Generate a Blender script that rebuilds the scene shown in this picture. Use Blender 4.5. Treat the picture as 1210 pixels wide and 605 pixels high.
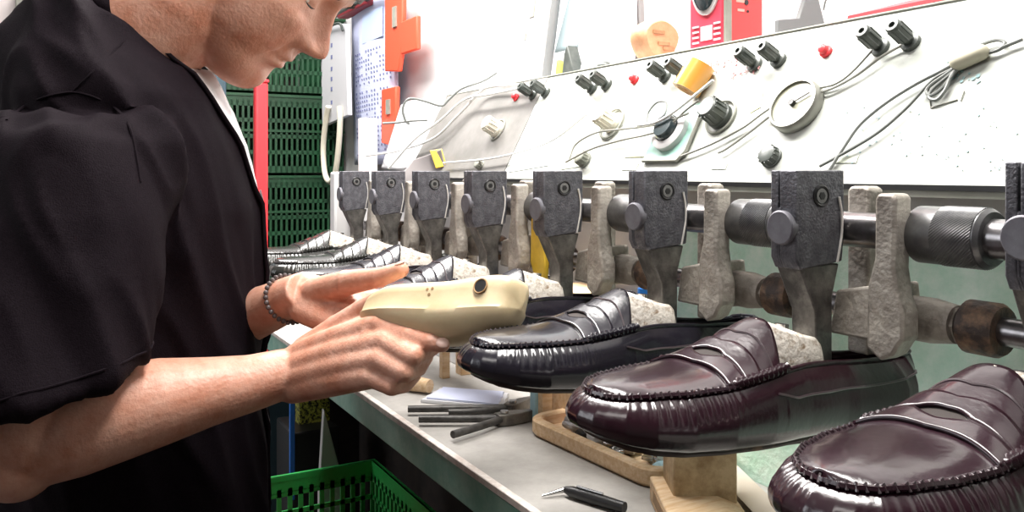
import bpy, bmesh, math, random
import numpy as np
from mathutils import Vector, Matrix, noise
random.seed(7)
SC = bpy.context.scene
for _o in list(bpy.data.objects): bpy.data.objects.remove(_o)
C = SC.collection
# ------------------------------------------------------------------ camera, light, exposure
CZ = 1.22                                   # camera height above the floor, bench top is 0.92
TH = math.atan(.555); SN, CS = math.sin(TH), math.cos(TH)
F = 1000.0; HY = 203.0                      # focal length and horizon row, for a 1210 x 605 frame
cam = bpy.data.cameras.new('camera'); camo = bpy.data.objects.new('camera', cam); C.objects.link(camo)
cam.sensor_width = 36; cam.lens = 36 * F / 1210; cam.shift_y = -(302.5 - HY) / 1210; cam.clip_start = .02
camo.location = (0, 0, CZ); camo.rotation_euler = (math.pi / 2, 0, -TH)
cam.dof.use_dof = False
SC.camera = camo
world = bpy.data.worlds.new('world'); SC.world = world; world.use_nodes = True
world.node_tree.nodes['Background'].inputs[0].default_value = (.9, .95, 1, 1)
world.node_tree.nodes['Background'].inputs[1].default_value = .4
SC.view_settings.view_transform = 'Standard'; SC.view_settings.look = 'None'
SC.view_settings.gamma = 1; SC.view_settings.use_curve_mapping = False
SC.view_settings.exposure = 0.95
def area(name, loc, size, power, col, target=None):
    l = bpy.data.lights.new(name, 'AREA'); l.shape = 'RECTANGLE'; l.size, l.size_y = size; l.energy = power; l.color = col
    o = bpy.data.objects.new(name, l); C.objects.link(o); o.location = loc
    d = (Vector(target) - Vector(loc)) if target else Vector((0, 0, -1))
    o.rotation_euler = d.to_track_quat('-Z', 'Y').to_euler()
    return o
area('bench_lamp_light', (.39, 1.0, CZ + .85), (.22, 1.7), 29, (1, .97, .93))
area('ceiling_fill_light', (-.9, .1, 2.68), (1.2, .5), 7, (1, .96, .92), (.3, .9, 1.0))  # soft fill added under the ceiling, left of the camera
area('left_area_light', (-1.9, 1.6, 1.9), (1.0, 1.0), 7, (.93, .96, 1), (.4, 1.0, 1.1))  # unseen soft area light from the left
area('far_fill_light', (.2, 2.3, 2.68), (1.0, .5), 22, (1, .96, .94))  # fill added above the far end to brighten the lower wall

# ------------------------------------------------------------------ materials
MATS = {}
def mat(name, col, rough=.5, metal=0, col2=None, nscale=40, ncon=(.35, .65), bump=0, bscale=None, coat=0, spec=.5, sss=0, em=0, alpha=1, stretch=None, trans=0):
    if name in MATS: return MATS[name]
    m = bpy.data.materials.new(name); m.use_nodes = True; nt = m.node_tree; b = nt.nodes['Principled BSDF']
    b.inputs['Base Color'].default_value = (*col, 1); b.inputs['Roughness'].default_value = rough
    b.inputs['Metallic'].default_value = metal; b.inputs['Specular IOR Level'].default_value = spec
    b.inputs['Coat Weight'].default_value = coat; b.inputs['Coat Roughness'].default_value = .12
    if trans: b.inputs['Transmission Weight'].default_value = trans
    if alpha < 1: b.inputs['Alpha'].default_value = alpha
    if sss:
        b.inputs['Subsurface Weight'].default_value = sss; b.inputs['Subsurface Scale'].default_value = .01
        b.inputs['Subsurface Radius'].default_value = (1, .35, .2)
    if em: b.inputs['Emission Color'].default_value = (*col, 1); b.inputs['Emission Strength'].default_value = em
    tc = nt.nodes.new('ShaderNodeTexCoord'); mp = nt.nodes.new('ShaderNodeMapping')
    nt.links.new(tc.outputs['Object'], mp.inputs[0])
    if stretch: mp.inputs['Scale'].default_value = stretch
    if col2:
        n = nt.nodes.new('ShaderNodeTexNoise'); n.inputs['Scale'].default_value = nscale; n.inputs['Detail'].default_value = 6; n.inputs['Roughness'].default_value = .65
        r = nt.nodes.new('ShaderNodeValToRGB'); r.color_ramp.elements[0].position, r.color_ramp.elements[1].position = ncon
        r.color_ramp.elements[0].color = (*col, 1); r.color_ramp.elements[1].color = (*col2, 1)
        nt.links.new(mp.outputs[0], n.inputs['Vector']); nt.links.new(n.outputs['Fac'], r.inputs[0]); nt.links.new(r.outputs[0], b.inputs['Base Color'])
    if bump:
        n = nt.nodes.new('ShaderNodeTexNoise'); n.inputs['Scale'].default_value = bscale or 300; n.inputs['Detail'].default_value = 4
        bp = nt.nodes.new('ShaderNodeBump'); bp.inputs['Strength'].default_value = bump; bp.inputs['Distance'].default_value = .002
        nt.links.new(mp.outputs[0], n.inputs['Vector']); nt.links.new(n.outputs['Fac'], bp.inputs['Height']); nt.links.new(bp.outputs[0], b.inputs['Normal'])
    MATS[name] = m; return m
m_wall = mat('white_plaster', (.66, .65, .65), .85, col2=(.60, .59, .59), nscale=3, bump=.15, bscale=60)
m_wall_green = mat('green_plaster', (.56, .84, .69), .75, col2=(.80, .95, .86), nscale=45, ncon=(.35, .7), bump=.6, bscale=160)
m_pink = mat('pinkish_plaster', (.9, .82, .8), .9, bump=.1, bscale=40)
m_floor = mat('dark_floor', (.05, .035, .03), .7, col2=(.11, .08, .07), nscale=12)
m_ceil = mat('ceiling_grey', (.42, .42, .41), .9)
m_bench = mat('worn_worktop', (.29, .275, .255), .65, col2=(.42, .40, .375), nscale=22, ncon=(.3, .7), bump=.3, bscale=120)
m_benchfront = mat('green_bench_paint', (.20, .42, .34), .5, col2=(.34, .52, .44), nscale=35, bump=.3, bscale=100)
m_edge = mat('worn_edge', (.55, .47, .42), .6, col2=(.75, .7, .66), nscale=80)
m_dark = mat('dark_board', (.012, .009, .008), .8, col2=(.03, .02, .016), nscale=30)
m_teal = mat('teal_paint', (.025, .055, .075), .6, col2=(.04, .08, .10), nscale=14)
m_green = mat('green_plastic', (.004, .042, .014), .45, col2=(.006, .065, .022), nscale=10)
m_brightgreen = mat('bright_green_plastic', (.02, .32, .06), .4, col2=(.03, .42, .09), nscale=14)
m_red = mat('red_paint', (.75, .03, .04), .45)
m_orange = mat('orange_red_plastic', (.85, .09, .04), .5)
m_paper = mat('white_paper', (.58, .58, .60), .8, bump=.1, bscale=20)
m_bluepaper = mat('bluish_paper', (.56, .60, .78), .8)
m_ink = mat('grey_blue_ink', (.16, .18, .35), .8)
m_pinkink = mat('pink_ink', (.85, .4, .42), .8)
m_panel = mat('panel_white', (.50, .52, .48), .45, col2=(.41, .44, .39), nscale=14, ncon=(.5, .8), bump=.08, bscale=40)
m_panelshade = mat('panel_shade_grey', (.15, .145, .135), .5, col2=(.22, .21, .20), nscale=16)
m_olive = mat('dull_grey_trim', (.22, .23, .19), .6, col2=(.3, .3, .26), nscale=40)
m_head = mat('dark_cast_metal', (.085, .085, .098), .5, .55, col2=(.17, .17, .19), nscale=120, bump=.5, bscale=500)
m_armlow = mat('worn_steel', (.11, .105, .10), .42, .75, col2=(.3, .29, .27), nscale=70, ncon=(.4, .75), bump=.3, bscale=200)
m_knob = mat('brushed_disc', (.13, .125, .145), .5, .4, col2=(.19, .19, .21), nscale=90)
m_steel = mat('bright_steel', (.55, .55, .55), .25, 1, col2=(.4, .39, .38), nscale=60)
m_bar = mat('oiled_steel_bar', (.30, .29, .30), .28, .95, col2=(.15, .14, .14), nscale=40)
m_cast = mat('pale_cast_aluminium', (.42, .385, .34), .5, .4, col2=(.16, .135, .115), nscale=48, ncon=(.42, .74), bump=.6, bscale=180)
m_rust = mat('rusty_metal', (.06, .045, .04), .55, .5, col2=(.28, .17, .10), nscale=60, ncon=(.45, .75), bump=.6, bscale=200)
m_black = mat('black_plastic', (.012, .012, .013), .4)
m_blackgrey = mat('dark_grey_plastic', (.05, .06, .055), .4, col2=(.09, .1, .09), nscale=60)
m_wood = mat('pale_wood', (.62, .40, .21), .6, col2=(.78, .60, .40), nscale=30, stretch=(1, 6, 6), bump=.2, bscale=120)
m_darkwood = mat('dark_wood', (.22, .12, .05), .6, col2=(.40, .25, .12), nscale=40)
m_chipwood = mat('brown_block', (.30, .20, .10), .7, col2=(.55, .42, .25), nscale=60)
m_lastwhite = mat('gritty_white_last', (.72, .67, .60), .7, col2=(.28, .20, .13), nscale=170, ncon=(.50, .66), bump=.5, bscale=300)
m_beige = mat('beige_plastic_last', (.62, .50, .30), .38, col2=(.70, .58, .38), nscale=22, bump=.15, bscale=80, sss=.1)
m_yellow = mat('yellow_plastic', (.75, .5, .04), .45, col2=(.55, .36, .03), nscale=40)
m_blue = mat('blue_plastic', (.02, .16, .5), .4)
m_amber = mat('amber_tape', (.72, .34, .06), .3, coat=.4)
m_cream = mat('cream_plastic', (.8, .76, .64), .5)
m_glassd = mat('dark_glass', (.03, .045, .05), .08, coat=1)
m_skin = mat('skin', (.54, .225, .14), .45, col2=(.72, .42, .32), nscale=34, ncon=(.3, .7), bump=.3, bscale=300, sss=.15)
m_shirt = mat('black_cotton', (.0045, .002, .004), .8, col2=(.009, .0055, .0085), nscale=500, bump=.3, bscale=900, spec=.10)
m_under = mat('white_cotton', (.85, .85, .88), .8)
m_trouser = mat('dark_denim', (.02, .022, .03), .9)
m_hair = mat('dark_hair', (.03, .022, .018), .6, col2=(.1, .09, .085), nscale=200, bump=.8, bscale=500)
m_white = mat('white_enamel', (.60, .59, .59), .4)
m_sole = mat('tan_sole_edge', (.035, .018, .012), .5, col2=(.22, .12, .06), nscale=12, ncon=(.62, .72))
m_tip = mat('nail', (.75, .5, .42), .3, coat=.3)
def leather(name, c, c2, r=.26):
    return mat(name, c, r, col2=c2, nscale=9, ncon=(.35, .75), bump=.12, bscale=260, coat=.42, spec=.5)
m_ox = leather('oxblood_leather', (.012, .003, .0065), (.027, .0065, .013))
m_bk = leather('black_leather', (.007, .006, .010), (.014, .012, .020))
m_gb = leather('greenish_black_leather', (.013, .013, .012), (.03, .03, .026))
m_lining = mat('dark_lining', (.02, .012, .010), .8)

# ------------------------------------------------------------------ mesh helpers
class MB:
    def __init__(s): s.v = []; s.f = []
    def add(s, vs, fs):
        n = len(s.v); s.v += [tuple(p) for p in vs]; s.f += [tuple(i + n for i in f) for f in fs]; return s
    def box(s, x0, x1, y0, y1, z0, z1, M=None):
        vs = [Vector((x, y, z)) for x in (x0, x1) for y in (y0, y1) for z in (z0, z1)]
        if M: vs = [M @ p for p in vs]
        return s.add(vs, [(0, 1, 3, 2), (4, 6, 7, 5), (0, 4, 5, 1), (2, 3, 7, 6), (0, 2, 6, 4), (1, 5, 7, 3)])
    def rings(s, R, cap=True):
        n = len(R[0]); vs = [p for r in R for p in r]; fs = []
        for i in range(len(R) - 1):
            for j in range(n):
                k = (j + 1) % n
                fs.append((i * n + j, i * n + k, (i + 1) * n + k, (i + 1) * n + j))
        if cap: fs += [tuple(range(n))[::-1], tuple((len(R) - 1) * n + j for j in range(n))]
        return s.add(vs, fs)
    def prism(s, poly, axis, a, b, M=None):
        R = []
        for c in (a, b):
            r = []
            for p, q in poly:
                r.append(Vector({'x': (c, p, q), 'y': (p, c, q), 'z': (p, q, c)}[axis]))
            if M: r = [M @ p for p in r]
            R.append(r)
        return s.rings(R)
    def tube(s, pts, rad, n=10, cap=True, flat=None):
        pts = [Vector(p) for p in pts]; R = []; m = len(pts)
        if not hasattr(rad, '__len__'): rad = [rad] * m
        t0 = (pts[1] - pts[0]).normalized(); up = Vector((0, 0, 1)) if abs(t0.z) < .9 else Vector((1, 0, 0))
        a = t0.cross(up).normalized()
        for i, p in enumerate(pts):
            t = (pts[min(i + 1, m - 1)] - pts[max(i - 1, 0)]).normalized()
            a = (a - t * a.dot(t)).normalized(); b = t.cross(a)
            R.append([p + (a * math.cos(q) + b * math.sin(q)) * rad[i] for q in (2 * math.pi * j / n for j in range(n))])
        return s.rings(R, cap)
    def cyl(s, p, q, r, n=24, r2=None): return s.tube([p, q], [r, r if r2 is None else r2], n)
    def capsule(s, p, q, r, r2=None, n=14):
        p, q = Vector(p), Vector(q); r2 = r if r2 is None else r2; d = (q - p).normalized()
        pts, rr = [], []
        for k in range(6):
            a = math.pi / 2 * k / 5; pts.append(p - d * r * math.cos(a)); rr.append(max(r * math.sin(a), 1e-4))
        for k in range(1, 6): t = k / 6; pts.append(p.lerp(q, t)); rr.append(r + (r2 - r) * t)
        for k in range(6):
            a = math.pi / 2 * k / 5; pts.append(q + d * r2 * math.sin(a)); rr.append(max(r2 * math.cos(a), 1e-4))
        return s.tube(pts, rr, n)
    def chain(s, pts, rr, n=14):
        for i in range(len(pts) - 1): s.capsule(pts[i], pts[i + 1], rr[i], rr[i + 1], n)
        return s
    def ellipsoid(s, c, r, M=None, nu=24, nv=16):
        R = []
        for i in range(1, nv):
            a = math.pi * i / nv
            R.append([Vector((r[0] * math.sin(a) * math.cos(b), r[1] * math.sin(a) * math.sin(b), r[2] * math.cos(a))) for b in (2 * math.pi * j / nu for j in range(nu))])
        R = [[(M @ p if M else p) + Vector(c) for p in q] for q in R]
        return s.rings(R)
    def grid(s, G, close=False):
        m, n = len(G), len(G[0]); fs = []
        for i in range(m - 1):
            for j in range(n if close else n - 1):
                k = (j + 1) % n; fs.append((i * n + j, i * n + k, (i + 1) * n + k, (i + 1) * n + j))
        return s.add([p for r in G for p in r], fs)
def loc_set(o, loc):
    o.location = loc
def obj(name, mb, m, parent=None, bevel=0, smooth=True, solid=0, sub=0, world=False, soff=-1, segs=2):
    me = bpy.data.meshes.new(name); me.from_pydata([tuple(v) for v in mb.v], [], mb.f); me.validate()
    bm = bmesh.new(); bm.from_mesh(me); bmesh.ops.recalc_face_normals(bm, faces=bm.faces); bm.to_mesh(me); bm.free()
    if isinstance(m, (list, tuple)):
        for q in m: me.materials.append(q)
    else: me.materials.append(m)
    o = bpy.data.objects.new(name, me); C.objects.link(o)
    if parent is not None:
        o.parent = parent
        if world:
            l = Vector((0, 0, 0)); p = parent
            while p is not None: l += p.location; p = p.parent
            o.location = -l
    if smooth:
        me.polygons.foreach_set('use_smooth', [True] * len(me.polygons))
        me.set_sharp_from_angle(angle=math.radians(38))
    if solid: md = o.modifiers.new('s', 'SOLIDIFY'); md.thickness = solid; md.offset = soff
    if bevel: md = o.modifiers.new('b', 'BEVEL'); md.width = bevel; md.segments = segs; md.limit_method = 'ANGLE'; md.angle_limit = math.radians(35)
    if sub: md = o.modifiers.new('u', 'SUBSURF'); md.levels = sub; md.render_levels = sub
    return o
def tag(o, label=None, cat=None, group=None, kind=None):
    if label: o['label'] = label
    if cat: o['category'] = cat
    if group: o['group'] = group
    if kind: o['kind'] = kind
    return o
def thing(name, label, cat, loc=(0, 0, 0), rz=0, group=None):
    o = bpy.data.objects.new(name, None); C.objects.link(o); o.location = loc; o.rotation_euler = (0, 0, rz); o.empty_display_size = .02
    return tag(o, label, cat, group)
def one(name, mb, m, label, cat, group=None, **k):
    return tag(obj(name, mb, m, **k), label, cat, group)
def copy_tree(o, parent=None):
    c = o.copy(); C.objects.link(c); c.parent = parent
    for ch in o.children: copy_tree(ch, c)
    return c
def W(px, py, Y):
    X = (px - 605) / F * Y
    return Vector((X * CS + Y * SN, -X * SN + Y * CS, -(py - HY) / F * Y))
def hit(px, py, n, d):                      # point where the sight line meets the plane n.p = d
    r = W(px, py, 1.0); return r * (d / Vector(n).dot(r))
def bench_at(px, py): return hit(px, py, (0, 0, 1), -.30)
def spline(pts, k=8):
    P = [Vector(p) for p in pts]; P = [P[0] * 2 - P[1]] + P + [P[-1] * 2 - P[-2]]; out = []
    for i in range(1, len(P) - 2):
        a, b, c, d = P[i - 1:i + 3]
        for j in range(k):
            t = j / k
            out.append(.5 * ((2 * b) + (c - a) * t + (2 * a - 5 * b + 4 * c - d) * t * t + (3 * b - a - 3 * c + d) * t ** 3))
    out.append(P[-2]); return out
def interp(x, T):
    if x <= T[0][0]: return T[0][1]
    for (a, p), (b, q) in zip(T, T[1:]):
        if x <= b: return p + (q - p) * (x - a) / (b - a)
    return T[-1][1]
def sinterp(x, T):                           # smooth (catmull) interpolation
    n = len(T)
    if x <= T[0][0]: return T[0][1]
    if x >= T[-1][0]: return T[-1][1]
    for i in range(n - 1):
        if x <= T[i + 1][0]:
            x0, y0 = T[i]; x1, y1 = T[i + 1]
            m0 = (T[i + 1][1] - T[i - 1][1]) / (T[i + 1][0] - T[i - 1][0]) if i > 0 else (y1 - y0) / (x1 - x0)
            m1 = (T[i + 2][1] - T[i][1]) / (T[i + 2][0] - T[i][0]) if i + 2 < n else (y1 - y0) / (x1 - x0)
            h = x1 - x0; t = (x - x0) / h
            return (2*t**3-3*t*t+1)*y0 + (t**3-2*t*t+t)*h*m0 + (-2*t**3+3*t*t)*y1 + (t**3-t*t)*h*m1
# ------------------------------------------------------------------ the room
def struct(name, mb, m, **k): return tag(obj(name, mb, m, **k), kind='structure')
struct('floor', MB().box(-2.6, .95, -1.6, 3.7, -CZ - .1, -CZ), m_floor, smooth=False)
struct('ceiling', MB().box(-2.6, .95, -1.6, 3.7, 1.5, 1.6), m_ceil, smooth=False)
struct('wall_right', MB().box(.83, .95, -1.6, 3.7, -CZ, 1.5), m_wall, smooth=False)
struct('wall_far', MB().box(-2.6, .95, 3.6, 3.7, -CZ, 1.5), m_pink, smooth=False)
m_dim = mat('dim_shop_wall', (.16, .15, .15), .9, col2=(.22, .2, .19), nscale=3)
struct('wall_left', MB().box(-2.7, -2.6, -1.6, 3.7, -CZ, 1.5), m_dim, smooth=False)
struct('wall_near', MB().box(-2.6, .95, -1.7, -1.6, -CZ, 1.5), m_dim, smooth=False)
struct('wall_ledge_far', MB().box(.605, .83, .72, 1.9, -CZ, -.035), m_wall, smooth=False)  # white here paints the overexposed light on the far green ledge
struct('wall_ledge_near', MB().box(.605, .83, -.6, .72, -CZ, -.035), m_wall_green, smooth=False)
# ------------------------------------------------------------------ bench
bn = thing('workbench', 'long green-fronted workbench with worn grey top under the row of loafers', 'workbench', (.49, .9, -CZ))
obj('worktop', MB().box(.381, .604, -.5, 1.75, -.312, -.30), m_bench, bn, .001, world=True)
obj('front_rail', MB().box(.378, .395, -.5, 1.75, -.342, -.306), m_benchfront, bn, .002, world=True)
obj('edge_strip', MB().box(.376, .384, -.5, 1.75, -.306, -.2985), m_edge, bn, .001, world=True)
obj('back_board', MB().box(.585, .604, -.5, 1.75, -CZ, -.312), m_dark, bn, world=True)
obj('side_board', MB().box(.50, .585, 1.72, 1.75, -CZ, -.312), m_dark, bn, world=True)
obj('side_board', MB().box(.50, .585, -.5, -.47, -CZ, -.312), m_dark, bn, world=True)
obj('shelf_board', MB().box(.50, .585, -.47, 1.72, -.85, -.83), m_dark, bn, world=True)
# ------------------------------------------------------------------ loafers on their lasts
L = .285
WT = [(0, 0), (.002, .0125), (.006, .0205), (.014, .030), (.03, .039), (.055, .0455), (.085, .047), (.12, .043), (.155, .0365), (.19, .032), (.225, .0305), (.255, .029), (.272, .0235), (.281, .0145), (L, 0)]
def cen(x): return .006 * math.sin(min(x, .2) / .2 * math.pi) - .003
def wid(x): return interp(x, WT)
def zb(x): return .006 * (1 - min(x / .06, 1)) ** 2 + .004 * math.exp(-((x - .19) / .035) ** 2)
ZT = [(0, .027), (.03, .030), (.06, .0325), (.09, .036), (.12, .0415), (.15, .0475), (.18, .049), (.22, .0495), (.26, .052), (.285, .0565)]
def zt(x): return sinterp(x, ZT)
ZC = [(0, .028), (.02, .0335), (.05, .0375), (.08, .0415), (.10, .0490), (.12, .0615), (.135, .0705), (.15, .077)]
def zc(x): return sinterp(x, ZC)
def insets(x, f):
    top = interp(x, [(0, .010), (.04, .012), (.10, .010), (.15, .009), (.19, .014), (.22, .017), (.26, .017), (.275, .012), (L, .005)])
    T = [(0, .013), (.03, .0085), (.08, .0048), (.18, .0014), (.38, 0), (.62, .0015), (.82, top * .42), (.93, top * .75), (1, top)]
    return interp(f, T)
def perimeter(N):
    raw = []
    for side in (-1, 1):
        seg = []
        for i in range(401):
            t = (1 - math.cos(math.pi * i / 400)) / 2; x = L * t
            seg.append((x, side * wid(x) + cen(x)))
        raw += seg[::-1] if side < 0 else seg[1:-1]
    d = [0]
    for a, b in zip(raw, raw[1:] + raw[:1]): d.append(d[-1] + math.hypot(a[0] - b[0], a[1] - b[1]))
    tot = d[-1]; out = []; k = 0; raw2 = raw + raw[:1]
    for i in range(N):
        s = tot * i / N
        while d[k + 1] < s: k += 1
        t = (s - d[k]) / max(d[k + 1] - d[k], 1e-9); a, b = raw2[k], raw2[k + 1]
        out.append((a[0] + (b[0] - a[0]) * t, a[1] + (b[1] - a[1]) * t, s))
    res = []
    for i in range(N):
        a, b = out[(i - 4) % N], out[(i + 4) % N]; tx, ty = b[0] - a[0], b[1] - a[1]; l = math.hypot(tx, ty)
        res.append((out[i][0], out[i][1], ty / l * -1, tx / l, out[i][2]))
    # normals to point outward
    fx = []
    for x, y, nx, ny, s in res:
        if nx * (x - .14) / .14 + ny * y / .04 < 0: nx, ny = -nx, -ny
        fx.append((x, y, nx, ny, s))
    return fx, tot
NP = 620; PER, PTOT = perimeter(NP)
FR = [0, .03, .08, .16, .28, .42, .54, .64, .72, .79, .85, .90, .95, 1.0]
def wallpt(i, f, out=0):
    x, y, nx, ny, s = PER[i % NP]; z0, z1 = zb(x), zt(x)
    ins = insets(x, f) - out
    front = max(0, min(1, (.125 - x) / .03))
    if .6 < f < 1: ins += front * .0008 * (1 + math.sin(s * 2 * math.pi / .0062)) * math.sin((f - .6) * 2.5 * math.pi) ** .8 * (.5 + .5 * math.sin(s * 57))
    if x > .13 and .25 < f < .8: ins += .0022 * math.sin((f - .25) / .55 * math.pi) * noise.noise((x * 22, y * 10, f * 2))
    return Vector((x - nx * ins, y - ny * ins, z0 + (z1 - z0) * f))
def seam_y(x, side):                         # lateral position of the apron seam
    return side * max(wid(x) - insets(x, 1) * (1 if x > .02 else 1), 0) + cen(x)
SEAM = [wallpt(i, 1) for i in range(NP)]
idx_front = [i for i in range(NP) if PER[i][0] < .150]
near_pts = [(SEAM[i].x, SEAM[i].y, SEAM[i].z) for i in idx_front if SEAM[i].y < cen(SEAM[i].x)]
far_pts = [(SEAM[i].x, SEAM[i].y, SEAM[i].z) for i in idx_front if SEAM[i].y >= cen(SEAM[i].x)]
def on_side(pts, x):
    pts = sorted(pts); return interp(x, [(p[0], p[1]) for p in pts]), interp(x, [(p[0], p[2]) for p in pts])
def apron(x, t, lift=0):
    y0, z0 = on_side(near_pts, x); y1, z1 = on_side(far_pts, x)
    a = abs(t); p = interp(x, [(0, 2.5), (.08, 2.8), (.14, 3.0)])
    y = y0 + (y1 - y0) * (t + 1) / 2; zs = (z0 + z1) / 2
    pinch = interp(x, [(.09, 1), (.15, .84)]); y = (y0 + y1) / 2 + (y - (y0 + y1) / 2) * (1 - (1 - pinch) * (1 - a ** 3))
    z = zs + (zc(x) - zs) * (1 - a ** p)
    return Vector((x, y, z + lift))
X0 = min(p[0] for p in near_pts) + .0004
def build_shoe():
    r = thing('loafer', 'loafer', 'shoe')
    w = MB(); w.grid([[wallpt(i, f) for i in range(NP)] for f in FR], close=True)
    up = obj('upper', w, m_ox, r, solid=.0022, soff=-1)
    b = MB(); n = NP // 4
    R = [[Vector((PER[i * 4][0] - PER[i * 4][2] * k, PER[i * 4][1] - PER[i * 4][3] * k, zb(PER[i * 4][0]) + dz)) for i in range(n)] for k, dz in ((.012, .001), (.0115, -.0012), (.0125, -.0028), (.016, -.0034))]
    b.rings(R); obj('sole', b, m_sole, r)
    ins = MB(); ins.rings([[Vector((PER[i * 4][0] - PER[i * 4][2] * .014, PER[i * 4][1] - PER[i * 4][3] * .014, zb(PER[i * 4][0]) + dz)) for i in range(n)] for dz in (.0025, .006)])
    obj('insole', ins, m_lining, r)
    a = MB(); G = []
    for i in range(61):
        q = i / 60; row = []
        for j in range(41):
            t = -1 + 2 * j / 40; xe = .131 + .009 * (1 - t * t) - .001 * abs(t) ** 3
            x = X0 + (xe - X0) * q ** 1.15; row.append(apron(x, t))
        G.append(row)
    a.grid(G); ap = obj('apron', a, m_ox, r, solid=.0022, soff=0)
    # raised seam and its stitches
    s = MB(); loop = [i for i in range(NP) if PER[i][0] < .134]
    k0 = next(k for k in range(len(loop)) if loop[k] - loop[k - 1] > 1) if any(loop[k] - loop[k - 1] > 1 for k in range(1, len(loop))) else 0
    loop = loop[k0:] + loop[:k0]
    pts = [SEAM[i] + Vector((0, 0, .0012)) for i in loop[::2]]
    s.tube(pts, .0017, 6); obj('seam', s, m_ox, r)
    st = MB(); 
    for k in range(4, len(loop) - 4, 5):
        p = SEAM[loop[k]]; nx, ny = PER[loop[k]][2], PER[loop[k]][3]
        tn = (SEAM[loop[k + 1]] - SEAM[loop[k - 1]]).normalized() * .0009
        st.tube([p + Vector((nx, ny, 0)) * .0016 + Vector((0, 0, .0)) - tn, p + Vector((0, 0, .0030)), p - Vector((nx, ny, 0)) * .0020 + Vector((0, 0, .0016)) + tn], [.0007, .0009, .0007], 6)
    obj('stitching', st, m_stitch, r)
    for side, P in ((-1, near_pts), (1, far_pts)):
        rp = []; rr = []
        for k in range(60):
            x = .088 + (.139 - .088) * k / 59; y, z = on_side(P, x); rp.append(Vector((x, y - side * .0005, z + .0022)))
            rr.append((.0030 + .0009 * math.sin(k * 1.25)) * min(1, .35 + min(k, 59 - k) / 6))
        bR = MB(); bR.tube(rp, rr, 10); obj('side_roll', bR, m_ox, r)
    # the strap with its lens-shaped slot
    sp = MB()
    for lo, hi in ((0, .5), (.5, 1)):
        G = []
        for i in range(7):
            row = []
            for j in range(49):
                t = -1 + 2 * j / 48; bow = .006 * (1 - t * t)
                xa = .080 + bow + .004 * abs(t); xb = .107 + bow * .7 + .006 * abs(t)
                xm = (xa + xb) / 2; h = .0044 * max(0, 1 - (t / .42) ** 2)
                if lo == 0: x = xa + (xm - h - xa) * i / 6
                else: x = xm + h + (xb - xm - h) * i / 6
                row.append(apron(x, t, .0022))
            G.append(row)
        sp.grid(G)
    obj('strap', sp, m_ox, r, solid=.0024, soff=0)
    sl = MB(); G = []
    for i in range(5):
        row = []
        for j in range(25):
            t = -.42 + .84 * j / 24; bow = .006 * (1 - t * t); xa = .080 + bow + .004 * abs(t); xb = .107 + bow * .7 + .006 * abs(t)
            row.append(apron((xa + xb) / 2 + .0048 * (i / 2 - 1) * max(0.02, 1 - (t / .42) ** 2), t, .0013))
        G.append(row)
    sl.grid(G); obj('slot', sl, m_lining, r)  # dark insert paints the shadow inside the strap slot
    ln = MB()
    for xx in (.118,):
        ln.tube([apron(xx + .004 * (1 - (k / 20 - 1) ** 2) + .006 * abs(k / 20 - 1), k / 20 - 1, .0014) for k in range(1, 40)], .0009, 6)
    obj('vamp_seam', ln, m_stitch, r)
    for side in (-1, 1):
        ids = [i for i in range(NP) if PER[i][0] > .122 and PER[i][0] < .279 and (PER[i][1] - cen(PER[i][0])) * side > 0]
        ids.sort(key=lambda i: PER[i][0])
        q = MB(); q.tube([wallpt(i, interp(PER[i][0], [(.122, .80), (.14, .66), (.17, .66), (.28, .80)]), .0006) for i in ids[::3]], .0008, 6)
        obj('side_seam', q, m_stitch, r)
    tp = MB(); ids = [i for i in range(NP) if PER[i][0] > .136]
    k0 = next((k for k in range(1, len(ids)) if ids[k] - ids[k - 1] > 1), 0); ids = ids[k0:] + ids[:k0]
    tp.tube([SEAM[i] + Vector((0, 0, .0002)) for i in ids[::3]], .0016, 8); obj('topline_piping', tp, m_ox, r)
    return r
m_stitch = mat('stitch_thread', (.05, .035, .04), .35, coat=.6)
shoe0 = build_shoe()
def build_last():
    r = thing('shoe_last', 'last', 'shoe last')
    P = [(.128, .012), (.128, .040), (.136, .060), (.147, .0835), (.158, .0835), (.178, .079), (.188, .074), (.192, .060), (.196, .035), (.215, .012)]
    mb = MB(); sec = []
    for (x0_, x1_, z, h) in ((.105, .24, .0085, .019), (.108, .225, .018, .021), (.114, .200, .030, .021), (.120, .190, .043, .0200), (.129, .188, .056, .0185), (.134, .186, .066, .0165), (.138, .183, .0725, .0135)):
        ring = []
        for j in range(28):
            a = 2 * math.pi * j / 28; ca, sa = math.cos(a), math.sin(a)
            ex = abs(ca) ** .55 * (1 if ca > 0 else -1); ey = abs(sa) ** .7 * (1 if sa > 0 else -1)
            x = (x0_ + x1_) / 2 + (x1_ - x0_) / 2 * ex
            ring.append(Vector((x, cen(x) + h * ey, z - .002 - max(0, z - .05) * .42 * (ex * .5 + .5) + (0.0035 if z > .06 else 0) * (1 - (ey * ey)))))
        sec.append(ring)
    mb.rings(sec); obj('cone_block', mb, m_lastwhite, r, .0015)
    cp = MB(); cp.cyl((.160, cen(.16), .055), (.160, cen(.16), .0705), .0045, 20); obj('pin_socket', cp, m_steel, r)
    return r
last0 = build_last()
V0 = .3935; DV = .1588
SHOE_LABELS = {
 -1: 'oxblood penny loafer at the lower right, nearest of the row and cut by the frame',
 0: 'oxblood penny loafer whose whole side shows, second from the right',
 1: 'black penny loafer on a last just right of the held beige last',
 2: 'black loafer half hidden behind the beige last in the worker hands',
 3: 'black loafer hidden behind the worker hands, only its opening edge showing',
 4: 'black loafer behind the worker fingers, below the third clamp arm from the far end',
 5: 'shiny loafer just above the worker wrist, nearer of the two by the green crates',
 6: 'shiny loafer farthest down the row, in front of the green crates'}
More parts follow.
